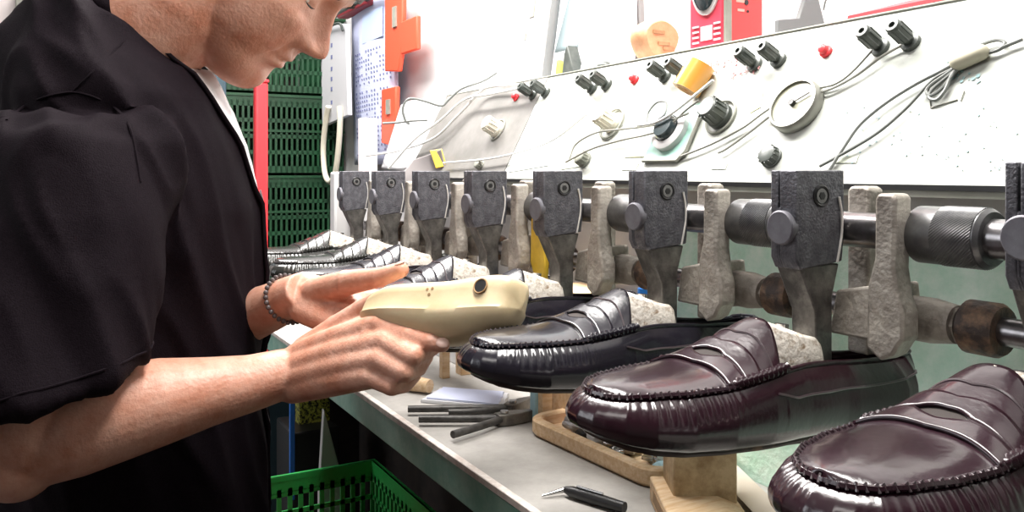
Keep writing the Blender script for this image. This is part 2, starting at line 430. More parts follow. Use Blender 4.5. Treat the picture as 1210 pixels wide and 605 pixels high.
LAST_LABELS = {
 -1: 'gritty white last in the oxblood loafer nearest the camera',
 0: 'gritty white last filling the second oxblood loafer from the right',
 1: 'gritty white last inside the black loafer right of the held beige last',
 2: 'white last in the loafer directly behind the held beige last',
 3: 'white last showing just above the top of the held beige last',
 4: 'white last just right of the worker raised fingertip',
 5: 'white last in the nearer of the two shiny loafers by the crates',
 6: 'white last in the farthest loafer of the row'}
def shoe_mesh_variant(root, m):
    for ch in root.children:
        if ch.data.materials[0] == m_ox:
            d = VAR.get((ch.data.name, m.name))
            if d is None:
                d = ch.data.copy(); d.materials[0] = m; VAR[(ch.data.name, m.name)] = d
            ch.data = d
VAR = {}
SHOE_U, SHOE_Z, TILT = .262, -.153, math.radians(6.4)
for k in range(-1, 7):
    for proto, lab, grp in ((shoe0, SHOE_LABELS, 'loafers held in a row under the clamp arms'), (last0, LAST_LABELS, 'lasts inside the clamped loafers')):
        o = proto if k == -1 else copy_tree(proto)
        yaw = (.02, .0, -.03, .02, 0, .02, -.02, .03)[k + 1]
        o.location = (SHOE_U + (.004, 0, .004, .002, 0, 0, .01, .004)[k + 1], V0 + DV * k + .010, SHOE_Z)
        o.rotation_euler = (0, TILT, yaw)
        o['label'] = lab[k]; o['group'] = grp
        if k >= 1 and proto is shoe0: shoe_mesh_variant(o, m_bk if k < 5 else m_gb)
# ------------------------------------------------------------------ clamp arms
m_steeldull = mat('dull_screw_steel', (.22, .22, .22), .4, .6)
def build_arm():
    r = thing('clamp_arm', 'arm', 'clamp arm')
    T = .021; u0 = -.0234; u1 = .0226           # local origin: screw, near face at y=0
    prof = [(u0, 0), (u0, -.058), (-.0045, -.094), (-.0037, -.118), (.001, -.150), (.0115, -.150), (.0118, -.085), (.0185, -.066), (u1, -.045), (u1, 0)]
    mid = [(u0, -.025)] + prof[1:8] + [(u1, -.045), (u1, -.025)]
    # cast head: upper part; machined shank below
    hp = [(u0, 0), (u0, -.058), (u0 + .004, -.0655), (u1 - .002, -.0655 + .004), (u1, -.045), (u1, 0)]
    h2 = [(u0, -.025), (u0, -.058), (u0 + .004, -.0655), (u1 - .002, -.0615), (u1, -.045), (u1, -.025)]
    hm = MB(); hm.prism(hp, 'y', -.0006, .0135); hm.prism(hp, 'y', .0152, T + .0004); hm.prism(h2, 'y', .0134, .0153)
    sm = [(u0 + .004, -.063), (-.0045, -.094), (-.0037, -.118), (.001, -.158), (.0115, -.158), (.0118, -.085), (.0185, -.063)]
    s = MB().prism(sm, 'y', 0, T)
    obj('clamp_head', hm, m_head, r, .0012); obj('shank', s, m_armlow, r, .0012)
    sc = MB(); z = -.017
    sc.cyl((0, .004, z), (0, -.0016, z), .0050, 24); o = obj('socket_screw', sc, m_steeldull, r)
    rg = MB(); rg.tube([(.0066 * math.cos(q), -.0008, z + .0066 * math.sin(q)) for q in [2 * math.pi * j / 32 for j in range(33)]], .0011, 6)
    obj('screw_rim', rg, m_black, r)
    hx = MB(); hx.prism([(.0028 * math.cos(q), z + .0028 * math.sin(q)) for q in [math.pi / 3 * j for j in range(6)]], 'y', -.0021, -.0005); obj('hex_recess', hx, m_black, o)
    k = MB(); k.tube([(u0 + .002, .0105, -.038), (u0 - .0028, .0105, -.038), (u0 - .0036, .0105, -.038)], [.0115, .0115, .0105], 32); obj('pivot_cap', k, m_knob, r)
    w = MB(); w.tube(spline([(.0165, -.0015, -.018), (.0188, -.0018, -.030), (.0188, -.0018, -.042), (.0168, -.0018, -.052), (.0150, -.0012, -.062)]), .00085, 8); obj('spring_wire', w, m_wire, r)
    pin = MB(); pin.cyl((u1 - .001, .0105, -.0395), (u1 + .008, .0105, -.0395), .009, 20); obj('bar_boss', pin, m_head, r)
    return r
m_wire = mat('shiny_spring_wire', (.85, .83, .8), .3, .4)
ARM_LABELS = {
 -1: 'dark clamp arm cut by the right edge of the frame, nearest of the row',
 0: 'large dark clamp arm reaching into the second oxblood loafer from the right',
 1: 'dark clamp arm reaching into the black loafer right of the held beige last',
 2: 'dark clamp arm above the heel end of the held beige last, fourth from the right',
 3: 'grey clamp arm above the middle of the held beige last, fourth from the far end',
 4: 'grey clamp arm third from the far end, above the worker raised fingertip',
 5: 'grey clamp arm second from the far end, beside the last arm',
 6: 'grey clamp arm farthest down the row, under the hanging calendar'}
arm0 = build_arm()
for k in range(-1, 7):
    o = arm0 if k == -1 else copy_tree(arm0)
    o.location = (.4534, V0 + DV * k, 0.001 + (.004 if k == -1 else 0)); o['label'] = ARM_LABELS[k]; o['group'] = 'clamp arms holding the loafers'
# ------------------------------------------------------------------ the two long bars, fork brackets
br = thing('steel_bar', 'thick round steel bar running behind the clamp heads', 'steel bar', (.487, .7, -.0395))
obj('bar', MB().cyl((.487, -.1, -.0395), (.487, 1.47, -.0395), .012, 32), m_bar, br, world=True)
m_slv = mat('blackened_sleeve', (.10, .10, .105), .38, .8, col2=(.18, .18, .18), nscale=70)
for k in range(-1, 7):
    v = .3225 + DV * k
    s = MB(); s.tube([(.487, v - .0265, -.0395), (.487, v - .024, -.0395), (.487, v + .020, -.0395), (.487, v + .0225, -.0395)], [.016, .0180, .0180, .0165], 36)
    sl = obj('sleeve', s, m_slv, br, world=True)
    if k <= 1:
        kn = MB(); n = 120; R = []
        for i in range(25):
            vv = v - .023 + .026 * i / 24
            R.append([Vector((.487 + (  .0182 + .0004 * ((i + j) % 2)) * math.cos(2 * math.pi * j / n), vv, -.0395 + (  .0182 + .0004 * ((i + j) % 2)) * math.sin(2 * math.pi * j / n))) for j in range(n)])
        kn.rings(R); obj('knurled_grip', kn, m_slv, sl, smooth=False)
lb = thing('lower_shaft', 'thinner round shaft running below the thick bar behind the clamp arms', 'shaft', (.50, .7, -.095))
obj('shaft', MB().cyl((.50, -.1, -.095), (.50, 1.47, -.095), .0085, 28), m_bar, lb, world=True)
for k in range(-1, 7):
    v = .31 + DV * k
    c = MB(); c.tube([(.50, v - .012, -.095), (.50, v - .009, -.095), (.50, v + .009, -.095), (.50, v + .013, -.095)], [.0145, .0165, .0165, .012], 24); obj('collar', c, m_rust, lb, world=True)
    c = MB(); c.cyl((.50, v + .013, -.095), (.50, v + .0235, -.095), .0125, 6); obj('hex_nut', c, m_cast, lb, world=True)
def build_fork():
    r = thing('fork_bracket', 'fork', 'bracket')
    b = MB(); A = [(-.0075, -.017), (-.0055, -.0135), (.0055, -.0135), (.0075, -.017), (.008, -.055), (.013, -.072), (.014, -.112), (.004, -.119), (-.005, -.114), (-.010, -.106), (-.0125, -.103), (-.0125, -.087), (-.009, -.078), (-.006, -.060)]
    b.prism(A, 'x', -.008, .008)
    obj('front_prong', b, m_cast, r, .002)
    c = MB(); c.prism([(.045, -.012), (.049, -.010), (.060, -.010), (.063, -.013), (.063, -.128), (.045, -.128)], 'x', .034, .050)
    obj('rear_prong', c, m_cast, r, .002)
    d = MB(); d.prism([(.010, -.072), (.046, -.080), (.052, -.110), (.006, -.110)], 'x', .002, .040); obj('web', d, m_cast, r, .002)
    h = MB(); h.tube([(.029, -.024, -.095), (.029, -.008, -.095), (.029, .012, -.095)], [.012, .0145, .0145], 24); obj('hub', h, m_cast, r)
    return r
fork0 = build_fork()
FL = {-1: 'pale cast fork bracket just past the right frame edge', 0: 'pale cast fork bracket right of the large dark clamp arm',
 1: 'pale cast fork bracket between the first two fully visible clamp arms at right', 2: 'pale cast fork bracket left of the clamp arm that enters the black loafer',
 3: 'pale fork bracket left of the clamp arm above the beige last heel', 4: 'small pale fork bracket left of the clamp arm above the beige last middle',
 5: 'small fork bracket left of the third clamp arm from the far end', 6: 'small fork bracket between the two farthest clamp arms'}
for k in range(0, 7):
    o = fork0 if k == 0 else copy_tree(fork0)
    o.location = (.468, .349 + DV * k, 0); o['label'] = FL[k]; o['group'] = 'fork brackets on the steel bar'
y = MB(); y.prism([(.800 + a * .9, b) for a, b in [(.012, -.045), (.014, -.10), (-.002, -.128), (-.018, -.124), (-.021, -.10), (-.012, -.06), (-.010, -.045)]], 'x', .474, .480)
one('guard_tongue', y, m_yellow, 'yellow plastic tongue hanging behind the fourth clamp arm from the right', 'guard', bevel=.0015)
es = thing('machine_stand', 'pale upright stand carrying the far end of the bars', 'machine stand', (.48, 1.49, -.30))
obj('upright', MB().box(.455, .53, 1.47, 1.50, -.298, .0), m_white, es, .004, world=True)
obj('foot', MB().box(.43, .56, 1.45, 1.53, -.30, -.288), m_white, es, .003, world=True)
es = thing('machine_stand', 'upright stand carrying the near end of the bars past the right frame edge', 'machine stand', (.48, -.11, -.30))
obj('upright', MB().box(.455, .53, -.13, -.10, -.298, .0), m_white, es, .004, world=True)
obj('foot', MB().box(.43, .56, -.15, -.08, -.30, -.288), m_white, es, .003, world=True)
# ------------------------------------------------------------------ sloping control console
PN = Vector((-.883, 0, .469)); PD = PN.dot(Vector((.56, 0, -.0098)))
def onp(px, py, lift=0): return hit(px, py, PN, PD) + PN * lift
PM = Matrix(((0, .469, -.883), (-1, 0, 0), (0, .883, .469)))   # columns: along panel, up the slope, out of the panel
def pm(loc): return Matrix.Translation(loc) @ PM.to_4x4()
VE, VN = 1.39, -.25
co = thing('control_console', 'long sloping white control console behind the clamp arms', 'control console', (.66, .6, -.03))
obj('body', MB().prism([(.565, -.017), (.565, -.012), (.640, .131), (.829, .131), (.829, -.034), (.606, -.034), (.606, -.017)], 'y', VN, VE), m_white, co, world=True, smooth=False)
obj('front_panel', MB().prism([(.560, -.0098), (.6377, .1364), (.6440, .1340), (.566, -.0125)], 'y', VN, VE), m_panel, co, .0006, world=True)
obj('top_edge', MB().prism([(.6372, .1360), (.639, .1376), (.829, .1376), (.829, .131), (.642, .131)], 'y', VN, VE), m_white, co, world=True, smooth=False)
obj('edge_trim', MB().tube([(.6375, VN, .1370), (.6375, VE, .1370)], .0014, 8), m_olive, co, world=True)
obj('lower_trim', MB().box(.558, .606, VN, VE, -.0185, -.0125), m_olive, co, world=True)
obj('lower_trim', MB().box(.557, .561, VN, VE, -.0135, -.0095), m_black, co, world=True)
obj('shaded_panel_section', MB().prism([(.5591, -.0094), (.6366, .1362), (.6372, .1358), (.5597, -.0098)], 'y', 1.04, VE), m_panelshade, co, world=True)  # darker grey paints the hanging sheet's shadow on the panel end
def lathe(prof, M, n=28):
    mb = MB(); mb.rings([[M @ Vector((r * math.cos(q), r * math.sin(q), z)) for q in (2 * math.pi * j / n for j in range(n))] for r, z in prof]); return mb
def post(px, py):
    M = pm(onp(px, py)); p = obj('terminal_post', lathe([(.0085, 0), (.0085, .004), (.005, .005), (.0055, .008), (.0066, .009), (.0066, .026), (.0055, .028), (.0028, .028), (.0026, .022)], M, 18), m_blackgrey, co, world=True)
    r = MB()
    for j in range(9):
        q = 2 * math.pi * j / 9; r.tube([M @ Vector((.0066 * math.cos(q), .0066 * math.sin(q), z)) for z in (.0095, .0255)], .0009, 5)
    obj('grip_rib', r, m_blackgrey, p, world=True)
for xy in ((1041, 57), (1077, 51), (893, 77), (921, 72), (787, 91), (808, 88), (701, 105), (718, 101), (631, 113), (646, 110)): post(*xy)
for xy in ((977, 62), (751, 95), (611, 116)):
    obj('indicator_light', lathe([(.006, 0), (.006, .003), (.0045, .004), (.0042, .008), (.002, .0095)], pm(onp(*xy))), m_red, co, world=True)
def knob(px, py, r, h, m, name='knob', ring=0, plate=None):
    M = pm(onp(px, py)); k = obj(name, lathe([(r * 1.1, 0.001), (r * 1.1, h * .25), (r, h * .3), (r * .9, h * .95), (r * .8, h), (.001, h)], M), m, co, world=True)
    f = MB()
    for j in range(14):
        q = 2 * math.pi * j / 14; f.tube([M @ Vector((r * .98 * math.cos(q), r * .98 * math.sin(q), z)) for z in (h * .3, h * .92)], r * .07, 5)
    obj('knob_flute', f, m, k, world=True)
    if ring:
        g = MB(); g.tube([M @ Vector((ring * math.cos(q), ring * math.sin(q), .002)) for q in (2 * math.pi * j / 40 for j in range(41))], .0014, 6); obj('scale_ring', g, m_olive, k, world=True)
    return k
knob(853, 139, .0125, .024, m_blackgrey, ring=.0185)
knob(913, 187, .0095, .010, m_blackgrey); knob(692, 190, .009, .012, m_olive); knob(569, 196, .007, .010, m_olive)
knob(724, 147, .011, .026, m_cream, ring=.020); knob(589, 154, .012, .026, m_cream, ring=.017)
def meter(px, py, R_, face, rim, name='dial_gauge'):
    M = pm(onp(px, py)); g = obj(name, lathe([(R_, .0005), (R_, .008), (R_ * .93, .0105), (R_ * .86, .0105), (R_ * .85, .0075), (.001, .0075)], M, 44), rim, co, world=True)
    obj('dial_face', lathe([(R_ * .84, .0076), (R_ * .84, .0082), (.001, .0082)], M, 40), face, g, world=True)
    nd = MB(); nd.tube([M @ Vector((0, 0, .010)), M @ Vector((R_ * .6, R_ * .35, .010))], .0008, 5); nd.cyl(M @ Vector((0, 0, .008)), M @ Vector((0, 0, .012)), .003, 12); obj('needle', nd, m_black, g, world=True)
    return g
m_dial = mat('aged_dial', (.30, .30, .22), .4, col2=(.40, .40, .32), nscale=30); m_gaugerim = mat('gauge_rim', (.28, .28, .25), .35, .5)
m_mint = mat('mint_plate', (.30, .52, .44), .35)
meter(944, 128, .0265, m_dial, m_gaugerim)
M = pm(onp(797, 158)); pl = obj('mint_plate', MB().prism([(-.030, -.034), (.026, -.034), (.034, -.024), (.034, .034), (-.030, .034)], 'z', .0005, .004, M), m_mint, co, .001, world=True)
ed = MB(); ed.tube([M @ Vector(p) for p in ((-.030, -.034, .003), (.026, -.034, .003), (.034, -.024, .003), (.034, .030, .003))], .0022, 6); obj('plate_edge', ed, m_olive, pl, world=True)
g = obj('rotary_switch', lathe([(.0235, .004), (.0235, .010), (.020, .012), (.016, .0125), (.0155, .009), (.001, .009)], M, 36), m_white, co, world=True)
obj('switch_centre', lathe([(.0145, .009), (.0145, .016), (.0125, .019), (.001, .019)], M, 24), m_glassd, g, world=True)
m_paleyel = mat('pale_yellow_label', (.85, .85, .45), .6); m_olivepale = mat('faded_label', (.62, .66, .54), .6); m_film = mat('clear_film', (.80, .86, .88), .2)
def sticker(name, px, py, w, h, m, rot=0, poly=None):
    M = pm(onp(px, py)) @ Matrix.Rotation(rot, 4, 'Z')
    P = poly or [(-w / 2, -h / 2), (w / 2, -h / 2), (w / 2, h / 2), (-w / 2, h / 2)]
    return obj(name, MB().prism(P, 'z', .0003, .0008, M), m, co, world=True)
sticker('yellow_sticker', 874, 149, .014, .007, m_paleyel, .5); sticker('yellow_sticker', 896, 121, 0, 0, m_paleyel, 0, [(-.005, -.012), (.006, -.006), (.001, .014)])
sticker('yellow_sticker', 757, 180, .05, .012, m_paleyel); sticker('faded_label', 745, 197, .026, .009, m_olivepale); sticker('faded_label', 850, 197, .020, .006, m_olivepale); sticker('faded_label', 1000, 189, .022, .006, m_olivepale)
sticker('clear_film', 640, 158, .10, .11, m_film, .1); sticker('clear_film', 680, 190, .05, .02, m_olivepale, .1)
# faint pink handwriting and small blue stamp marks on the panel
hw = MB(); rnd = random.Random(3)
for r_, (x, y, n) in enumerate(((824, 86, 5), (862, 74, 4), (868, 88, 5), (840, 78, 4))):
    for k in range(n):
        cx, cy = x + k * 7.5, y - k * 1.6; pts = [onp(cx + rnd.uniform(-3, 3), cy + rnd.uniform(-5, 5), .0014) for _ in range(5)]
        hw.tube(spline(pts, 4), .0007, 4, flat=1)
obj('pink_handwriting', hw, m_pinkink, co, world=True)
bm_ = MB()
for k in range(26):
    x, y = rnd.uniform(1120, 1160), rnd.uniform(72, 98); p = onp(x, y, .0005); bm_.cyl(p, p + PN * .0003, rnd.uniform(.0006, .0018), 8)
m_stamp = mat('blue_grey_marks', (.30, .46, .48), .7); obj('stamp_mark', bm_, m_stamp, co, world=True); bm_ = MB()
for k in range(60):
    x, y = rnd.uniform(980, 1208), rnd.uniform(125, 205); p = onp(x, y, .0005); bm_.cyl(p, p + PN * .0003, rnd.uniform(.0004, .0010), 8)
obj('paint_speck', bm_, m_stamp, co, world=True)
fr = MB()
for a, b in (((1097, 98), (1100, 128)), ((1100, 128), (1132, 118)), ((1140, 108), (1136, 120))):
    fr.tube([onp(*a, .0007), onp(*b, .0007)], .0006, 4)
obj('label_outline', fr, m_olive, co, world=True)
# tape roll and cables lying on the panel
M = pm(onp(838, 108)); tr = thing('tape_roll', 'amber roll of tape resting on the sloping console panel', 'tape', onp(838, 108))
ax = (PM @ Vector((.25, 1, 0))).normalized(); c0 = onp(832, 101, .0165)
tb = MB(); q1 = ax.cross(PN).normalized(); q2 = ax.cross(q1)
def ringp(r, t): return [c0 + ax * t + (q1 * math.cos(q) + q2 * math.sin(q)) * r for q in (2 * math.pi * j / 36 for j in range(36))]
tb.rings([ringp(.0155, -.016), ringp(.0155, .016), ringp(.0115, .016), ringp(.0115, -.016), ringp(.0155, -.016)], cap=False); obj('roll', tb, m_amber, tr, world=True)
cr = MB(); cr.rings([ringp(.0114, -.0165), ringp(.0114, .0165), ringp(.0100, .0165), ringp(.0100, -.0165), ringp(.0114, -.0165)], cap=False); obj('core', cr, m_wood, tr, world=True)
m_wirew = mat('white_wire', (.78, .78, .76), .4); m_wireg = mat('grey_wire', (.16, .17, .16), .45); m_wirep = mat('pale_grey_wire', (.26, .26, .23), .45)
def cable(name, lab, pts, r, m, lift=.004, grp='wires lying across the console'):
    P = [onp(*p[:2], p[2] if len(p) > 2 else lift) if len(p) < 4 else W(*p[:3]) for p in pts]
    mb = MB(); mb.tube(spline(P, 8), r, 7); return one(name, mb, m, lab, 'wire', grp)
cb = thing('cable_bundle', 'bundled grey cable tied with tape at the right of the console panel', 'cable', onp(1150, 75))
for pts in ([(984, 203), (1000, 178), (1020, 150), (1050, 125), (1085, 103), (1118, 86), (1140, 74), (1175, 64), (1212, 50)],
            [(972, 199), (1000, 184), (1040, 160), (1075, 130), (1105, 98), (1130, 84), (1142, 75)],
            [(1138, 80), (1120, 92), (1103, 104), (1098, 112), (1104, 116), (1118, 106), (1132, 88), (1142, 76)],
            [(1138, 80), (1128, 92), (1120, 110), (1110, 121), (1101, 118), (1106, 108), (1125, 92), (1142, 77)],
            [(1145, 72), (1160, 58), (1180, 51), (1191, 54), (1184, 62), (1165, 68), (1146, 76)]):
    mb = MB(); mb.tube(spline([onp(*p, .004) for p in pts], 8), .0014, 7); obj('cable_strand', mb, m_wireg, cb, world=True)
mb = MB(); mb.capsule(onp(1138, 78, .006), onp(1164, 67, .006), .0065, .006, 14); obj('tape_wrap', mb, mat('beige_tape', (.5, .47, .36), .5), cb, world=True)
cable('wire', 'thin pale wire running from the rightmost terminal pair down past the round gauge', [(1036, 60), (1010, 88), (990, 102), (968, 107), (940, 113), (905, 136), (880, 154), (845, 172), (808, 187)], .0012, m_wirep)
cable('wire', 'thin pale wire from the outermost terminal post down to the lower panel', [(1070, 56), (1045, 70), (1015, 92), (985, 108), (955, 116), (920, 135), (890, 158), (862, 178), (852, 183)], .0012, m_wirep)
cable('wire', 'thin brown wire curving from the small dark knob to the mint switch plate', [(684, 196), (692, 178), (715, 165), (745, 161), (775, 158), (800, 153), (826, 143)], .0012, m_wirep, .016)
cable('wire', 'thin brown wire dipping below the mint switch plate', [(680, 199), (710, 184), (745, 174), (775, 168), (800, 160), (822, 140), (838, 128)], .0012, m_wirep, .016)
cable('wire', 'wire loop rising above the mint switch plate', [(776, 157), (778, 142), (788, 130), (799, 130), (798, 143), (790, 150)], .0012, m_wireg, .016)
cable('wire', 'bright white wire crossing the mint rotary switch', [(770, 160), (790, 157), (810, 147), (835, 128), (860, 108)], .0016, m_wirew, .022)
cable('wire', 'thick white cable from the leftmost terminal posts down the console end', [(640, 108), (610, 106), (580, 110), (560, 130), (545, 145), (520, 168), (480, 182), (440, 188)], .0022, m_wirew, .014)
cable('wire', 'second white cable below it reaching the farthest clamp arm', [(628, 112), (590, 119), (560, 125), (530, 150), (500, 172), (470, 205)], .0022, m_wirew, .020)
cable('wire', 'white cable sagging across the shaded end of the panel', [(700, 140), (660, 170), (620, 184), (580, 192), (530, 196)], .0014, m_wirew, .010)
cable('wire', 'dark looping wire against the white wall left of the console', [(587, 86, 1.44, 0), (570, 96, 1.44, 0), (545, 105, 1.44, 0), (530, 118, 1.44, 0), (521, 125, 1.44, 0), (500, 119, 1.44, 0), (483, 117, 1.44, 0), (476, 128, 1.44, 0), (479, 142, 1.44, 0), (484, 147, 1.44, 0)], .0021, m_wireg)
cable('wire', 'short straight dark wire by the orange holder', [(505, 142, 1.44, 0), (485, 143, 1.44, 0), (468, 145, 1.44, 0), (452, 146, 1.44, 0)], .0019, m_wireg)
# crumpled white sheet and carton at the left end of the console
def sheet(name, corners, m, lab, cat, amp=.006, sc=9, solid=.0012, n=26, **k):
    a, b, c, d = [Vector(p) for p in corners]; G = []
    nn = (b - a).cross(d - a).normalized()
    for i in range(n):
        row = []
        for j in range(n):
            s_, t_ = i / (n - 1), j / (n - 1); p = (a * (1 - s_) + b * s_) * (1 - t_) + (d * (1 - s_) + c * s_) * t_
            row.append(p + nn * amp * noise.noise(p * sc))
        G.append(row)
    o = obj(name, MB().grid(G), m, solid=solid, soff=0); return tag(o, lab, cat, k.get('group'))
sheet('plastic_sheet', [W(590, 98, 1.50), W(512, 198, 1.47), W(448, 196, 1.62), W(478, 128, 1.66)], m_paper, 'crumpled white sheet sloping off the left end of the console', 'sheet', .03, 7)
sheet('grey_cloth', [W(520, 176, 1.37), W(528, 215, 1.36), W(468, 215, 1.39), W(486, 188, 1.39)], mat('grey_brown_wrap', (.22, .20, .20), .6), 'grey crumpled wrap under the white sheet beside the console end', 'wrap', .03, 9)
sheet('yellow_label', [W(508, 178, 1.38), W(522, 176, 1.38), W(528, 196, 1.37), W(515, 199, 1.37)], m_yellow, 'small yellow tag hanging at the console end', 'tag', .001)
# ------------------------------------------------------------------ things standing on top of the console
ZT_ = .1378
def top_at(px, u):
    Y = 1143.7 * u / (px - 50); return Vector((u, (Y - u * SN) / CS, ZT_))
p = top_at(857, 0.655)
rd = thing('portable_radio', 'red portable radio with a dark oval speaker standing on the console', 'radio', p)
obj('housing', MB().box(p.x + .004, p.x + .058, p.y, p.y + .056, ZT_, ZT_ + .17), mat('red_housing', (.75, .05, .05), .4), rd, .004, world=True)
obj('front_shell', MB().box(p.x - .002, p.x + .004, p.y + .002, p.y + .056, ZT_, ZT_ + .17), mat('pinkred_front', (.72, .06, .10), .4), rd, .002, world=True)
obj('seam_strip', MB().box(p.x - .0005, p.x + .0085, p.y - .0012, p.y + .002, ZT_, ZT_ + .17), m_olive, rd, world=True)
def xdisc(x, y, z, ry, rz, d0, d1, n=36):
    return MB().rings([[Vector((xx, y + k * ry * math.cos(q), z + k * rz * math.sin(q))) for q in (2 * math.pi * j / n for j in range(n))] for xx, k in ((x, 1.0), (x - d0, 1.0), (x - d1, .86))])
obj('speaker_rim', xdisc(p.x - .001, p.y + .028, ZT_ + .078, .0245, .040, .003, .004), m_white, rd, world=True)
obj('speaker', xdisc(p.x - .004, p.y + .028, ZT_ + .078, .0205, .035, .002, .004), m_glassd, rd, world=True)
obj('tuning_label', MB().box(p.x - .0035, p.x - .0015, p.y + .018, p.y + .036, ZT_ + .010, ZT_ + .026), m_paper, rd, world=True)
gr = MB()
for z in (.008, .014, .020, .026):
    for a in (.005,): gr.box(p.x - .0035, p.x - .0015, p.y + a, p.y + a + .010, ZT_ + z, ZT_ + z + .002)
obj('vent_slot', gr, m_paper, rd, world=True)
gr = MB()
for z in (.008, .014, .020, .026): gr.box(p.x - .0035, p.x - .0015, p.y + .040, p.y + .050, ZT_ + z, ZT_ + z + .002)
obj('vent_slot', gr, m_paper, rd, world=True)
gr = MB(); gr.box(p.x + .016, p.x + .028, p.y - .0006, p.y + .001, ZT_ + .050, ZT_ + .055); gr.box(p.x + .018, p.x + .028, p.y - .0006, p.y + .001, ZT_ + .040, ZT_ + .043); obj('side_lettering', gr, mat('pale_red', (.9, .35, .3), .5), rd, world=True)
sc_ = MB(); sc_.cyl((p.x + .031, p.y - .001, ZT_ + .051), (p.x + .031, p.y + .001, ZT_ + .051), .003, 16); sc_.cyl((p.x + .033, p.y - .001, ZT_ + .041), (p.x + .033, p.y + .001, ZT_ + .041), .0015, 16); obj('side_screw', sc_, m_black, rd, world=True)
p = top_at(930, 0.670); q0 = p
st = MB(); st.prism([(p.x + .012, ZT_ + .17), (p.x + .026, ZT_ + .17), (p.x + .045, ZT_ + .05), (p.x + .060, ZT_ + .010), (p.x + .060, ZT_), (p.x - .012, ZT_), (p.x - .012, ZT_ + .018), (p.x + .018, ZT_ + .022), (p.x + .030, ZT_ + .05)], 'y', p.y, p.y + .006)
one('bracket', st, mat('mid_grey_metal', (.16, .165, .165), .5), 'grey bent metal bracket beside the red radio', 'bracket', bevel=.001)
p = top_at(782, 0.685)
wb = MB(); R = []
for i in range(9):
    t = i / 8; k = 1 - abs(t - .5) ** 3 * 1.3
    R.append([Vector((p.x + .030 * math.cos(q) * k * (1 + .08 * math.sin(3 * q)), p.y - .002 + .034 * t, ZT_ + .029 + .028 * math.sin(q) * k)) for q in (2 * math.pi * j / 28 for j in range(28))])
m_peach = mat('peach_wood', (.48, .22, .10), .6, col2=(.62, .36, .20), nscale=40)
wb.rings(R); wo = thing('wooden_form', 'rounded peach-coloured wooden form lying on top of the console', 'wooden form', p); obj('body', wb, m_peach, wo, world=True)
nt_ = MB()
for (a, b) in ((.012, .022), (.020, .016), (.004, .036)): nt_.box(p.x - .014 + a - .006, p.x - .002 + a, p.y - .004, p.y + .001, ZT_ + b, ZT_ + b + .004)
obj('carved_notch', nt_, m_darkwood, wo, world=True)
p = top_at(715, 0.700)
cn = MB(); R = []
for i in range(14):
    t = i / 13; r_ = .055 - .030 * t + .004 * math.sin(t * 9); R.append([Vector((p.x + .0 + .035 * t + r_ * math.cos(q) * (.45 + .05 * math.sin(3 * q)), p.y - .02 * t + r_ * math.sin(q), ZT_ + .20 * t)) for q in (2 * math.pi * j / 36 for j in range(36))])
cn.rings(R); one('plastic_bag', cn, m_paper, 'tall white bundled bag standing on the console left of the wooden form', 'bag')
p = top_at(748, 0.725)
one('bag_shade', MB().prism([(p.y - .018, ZT_), (p.y + .03, ZT_), (p.y + .012, ZT_ + .11), (p.y - .012, ZT_ + .125)], 'x', p.x, p.x + .01), mat('bag_shade_grey', (.24, .24, .24), .7), 'pale grey patch painting the shaded right side of the white bag', 'board', bevel=.002)  # grey shape stands in for shade on the bag's right side
p = top_at(622, 0.670)
bx = thing('carton', 'narrow white carton with a grey slot at the left end of the console top', 'carton', p)
M = Matrix.Translation(p) @ Matrix.Rotation(.13, 4, 'Y')
obj('box', MB().box(0, .03, -.02, .055, 0, .24, M), m_white, bx, .002, world=True); obj('slot', MB().box(-.0012, .001, .0, .014, .11, .165, M), m_olive, bx, world=True)
obj('print_mark', MB().box(-.0012, .001, .018, .022, .075, .085, M), m_olive, bx, world=True)
p = top_at(645, 0.685)
one('grey_tube', MB().tube([p + Vector((0, 0, .002)), p + Vector((.035, .0, .24))], .007, 14), mat('mid_grey_metal', (.16, .165, .165), .5), 'slim grey tube leaning between the carton and the bluish sheet', 'tube')
p = top_at(668, 0.710)
o = sheet('document', [p + Vector((0, .03, .05)), p + Vector((0, -.035, .05)), p + Vector((.045, -.07, .26)), p + Vector((.045, -.0, .26))], mat('bluish_sheet', (.36, .45, .48), .6), 'bluish printed sheet leaning against the wall above the console', 'paper', .002)
p = top_at(672, 0.670)
one('dark_wedge', MB().prism([(p.y - .014, ZT_), (p.y + .02, ZT_), (p.y + .014, ZT_ + .035), (p.y + .006, ZT_ + .048)], 'x', p.x, p.x + .02), m_blackgrey, 'small dark wedge at the foot of the bluish sheet', 'wedge', bevel=.002)
one('green_tuft', MB().prism([(p.y + .022, ZT_), (p.y + .040, ZT_), (p.y + .034, ZT_ + .030), (p.y + .026, ZT_ + .022)], 'x', p.x, p.x + .012), mat('moss_green', (.42, .44, .08), .8), 'small mossy green sponge scrap beside the dark wedge', 'sponge', bevel=.002)
p = top_at(708, 0.665); one('bottle_stopper', MB().ellipsoid(p + Vector((0.008, 0, .006)), (.009, .013, .008)), m_blackgrey, 'small dark cap on the console edge below the white bag', 'cap')
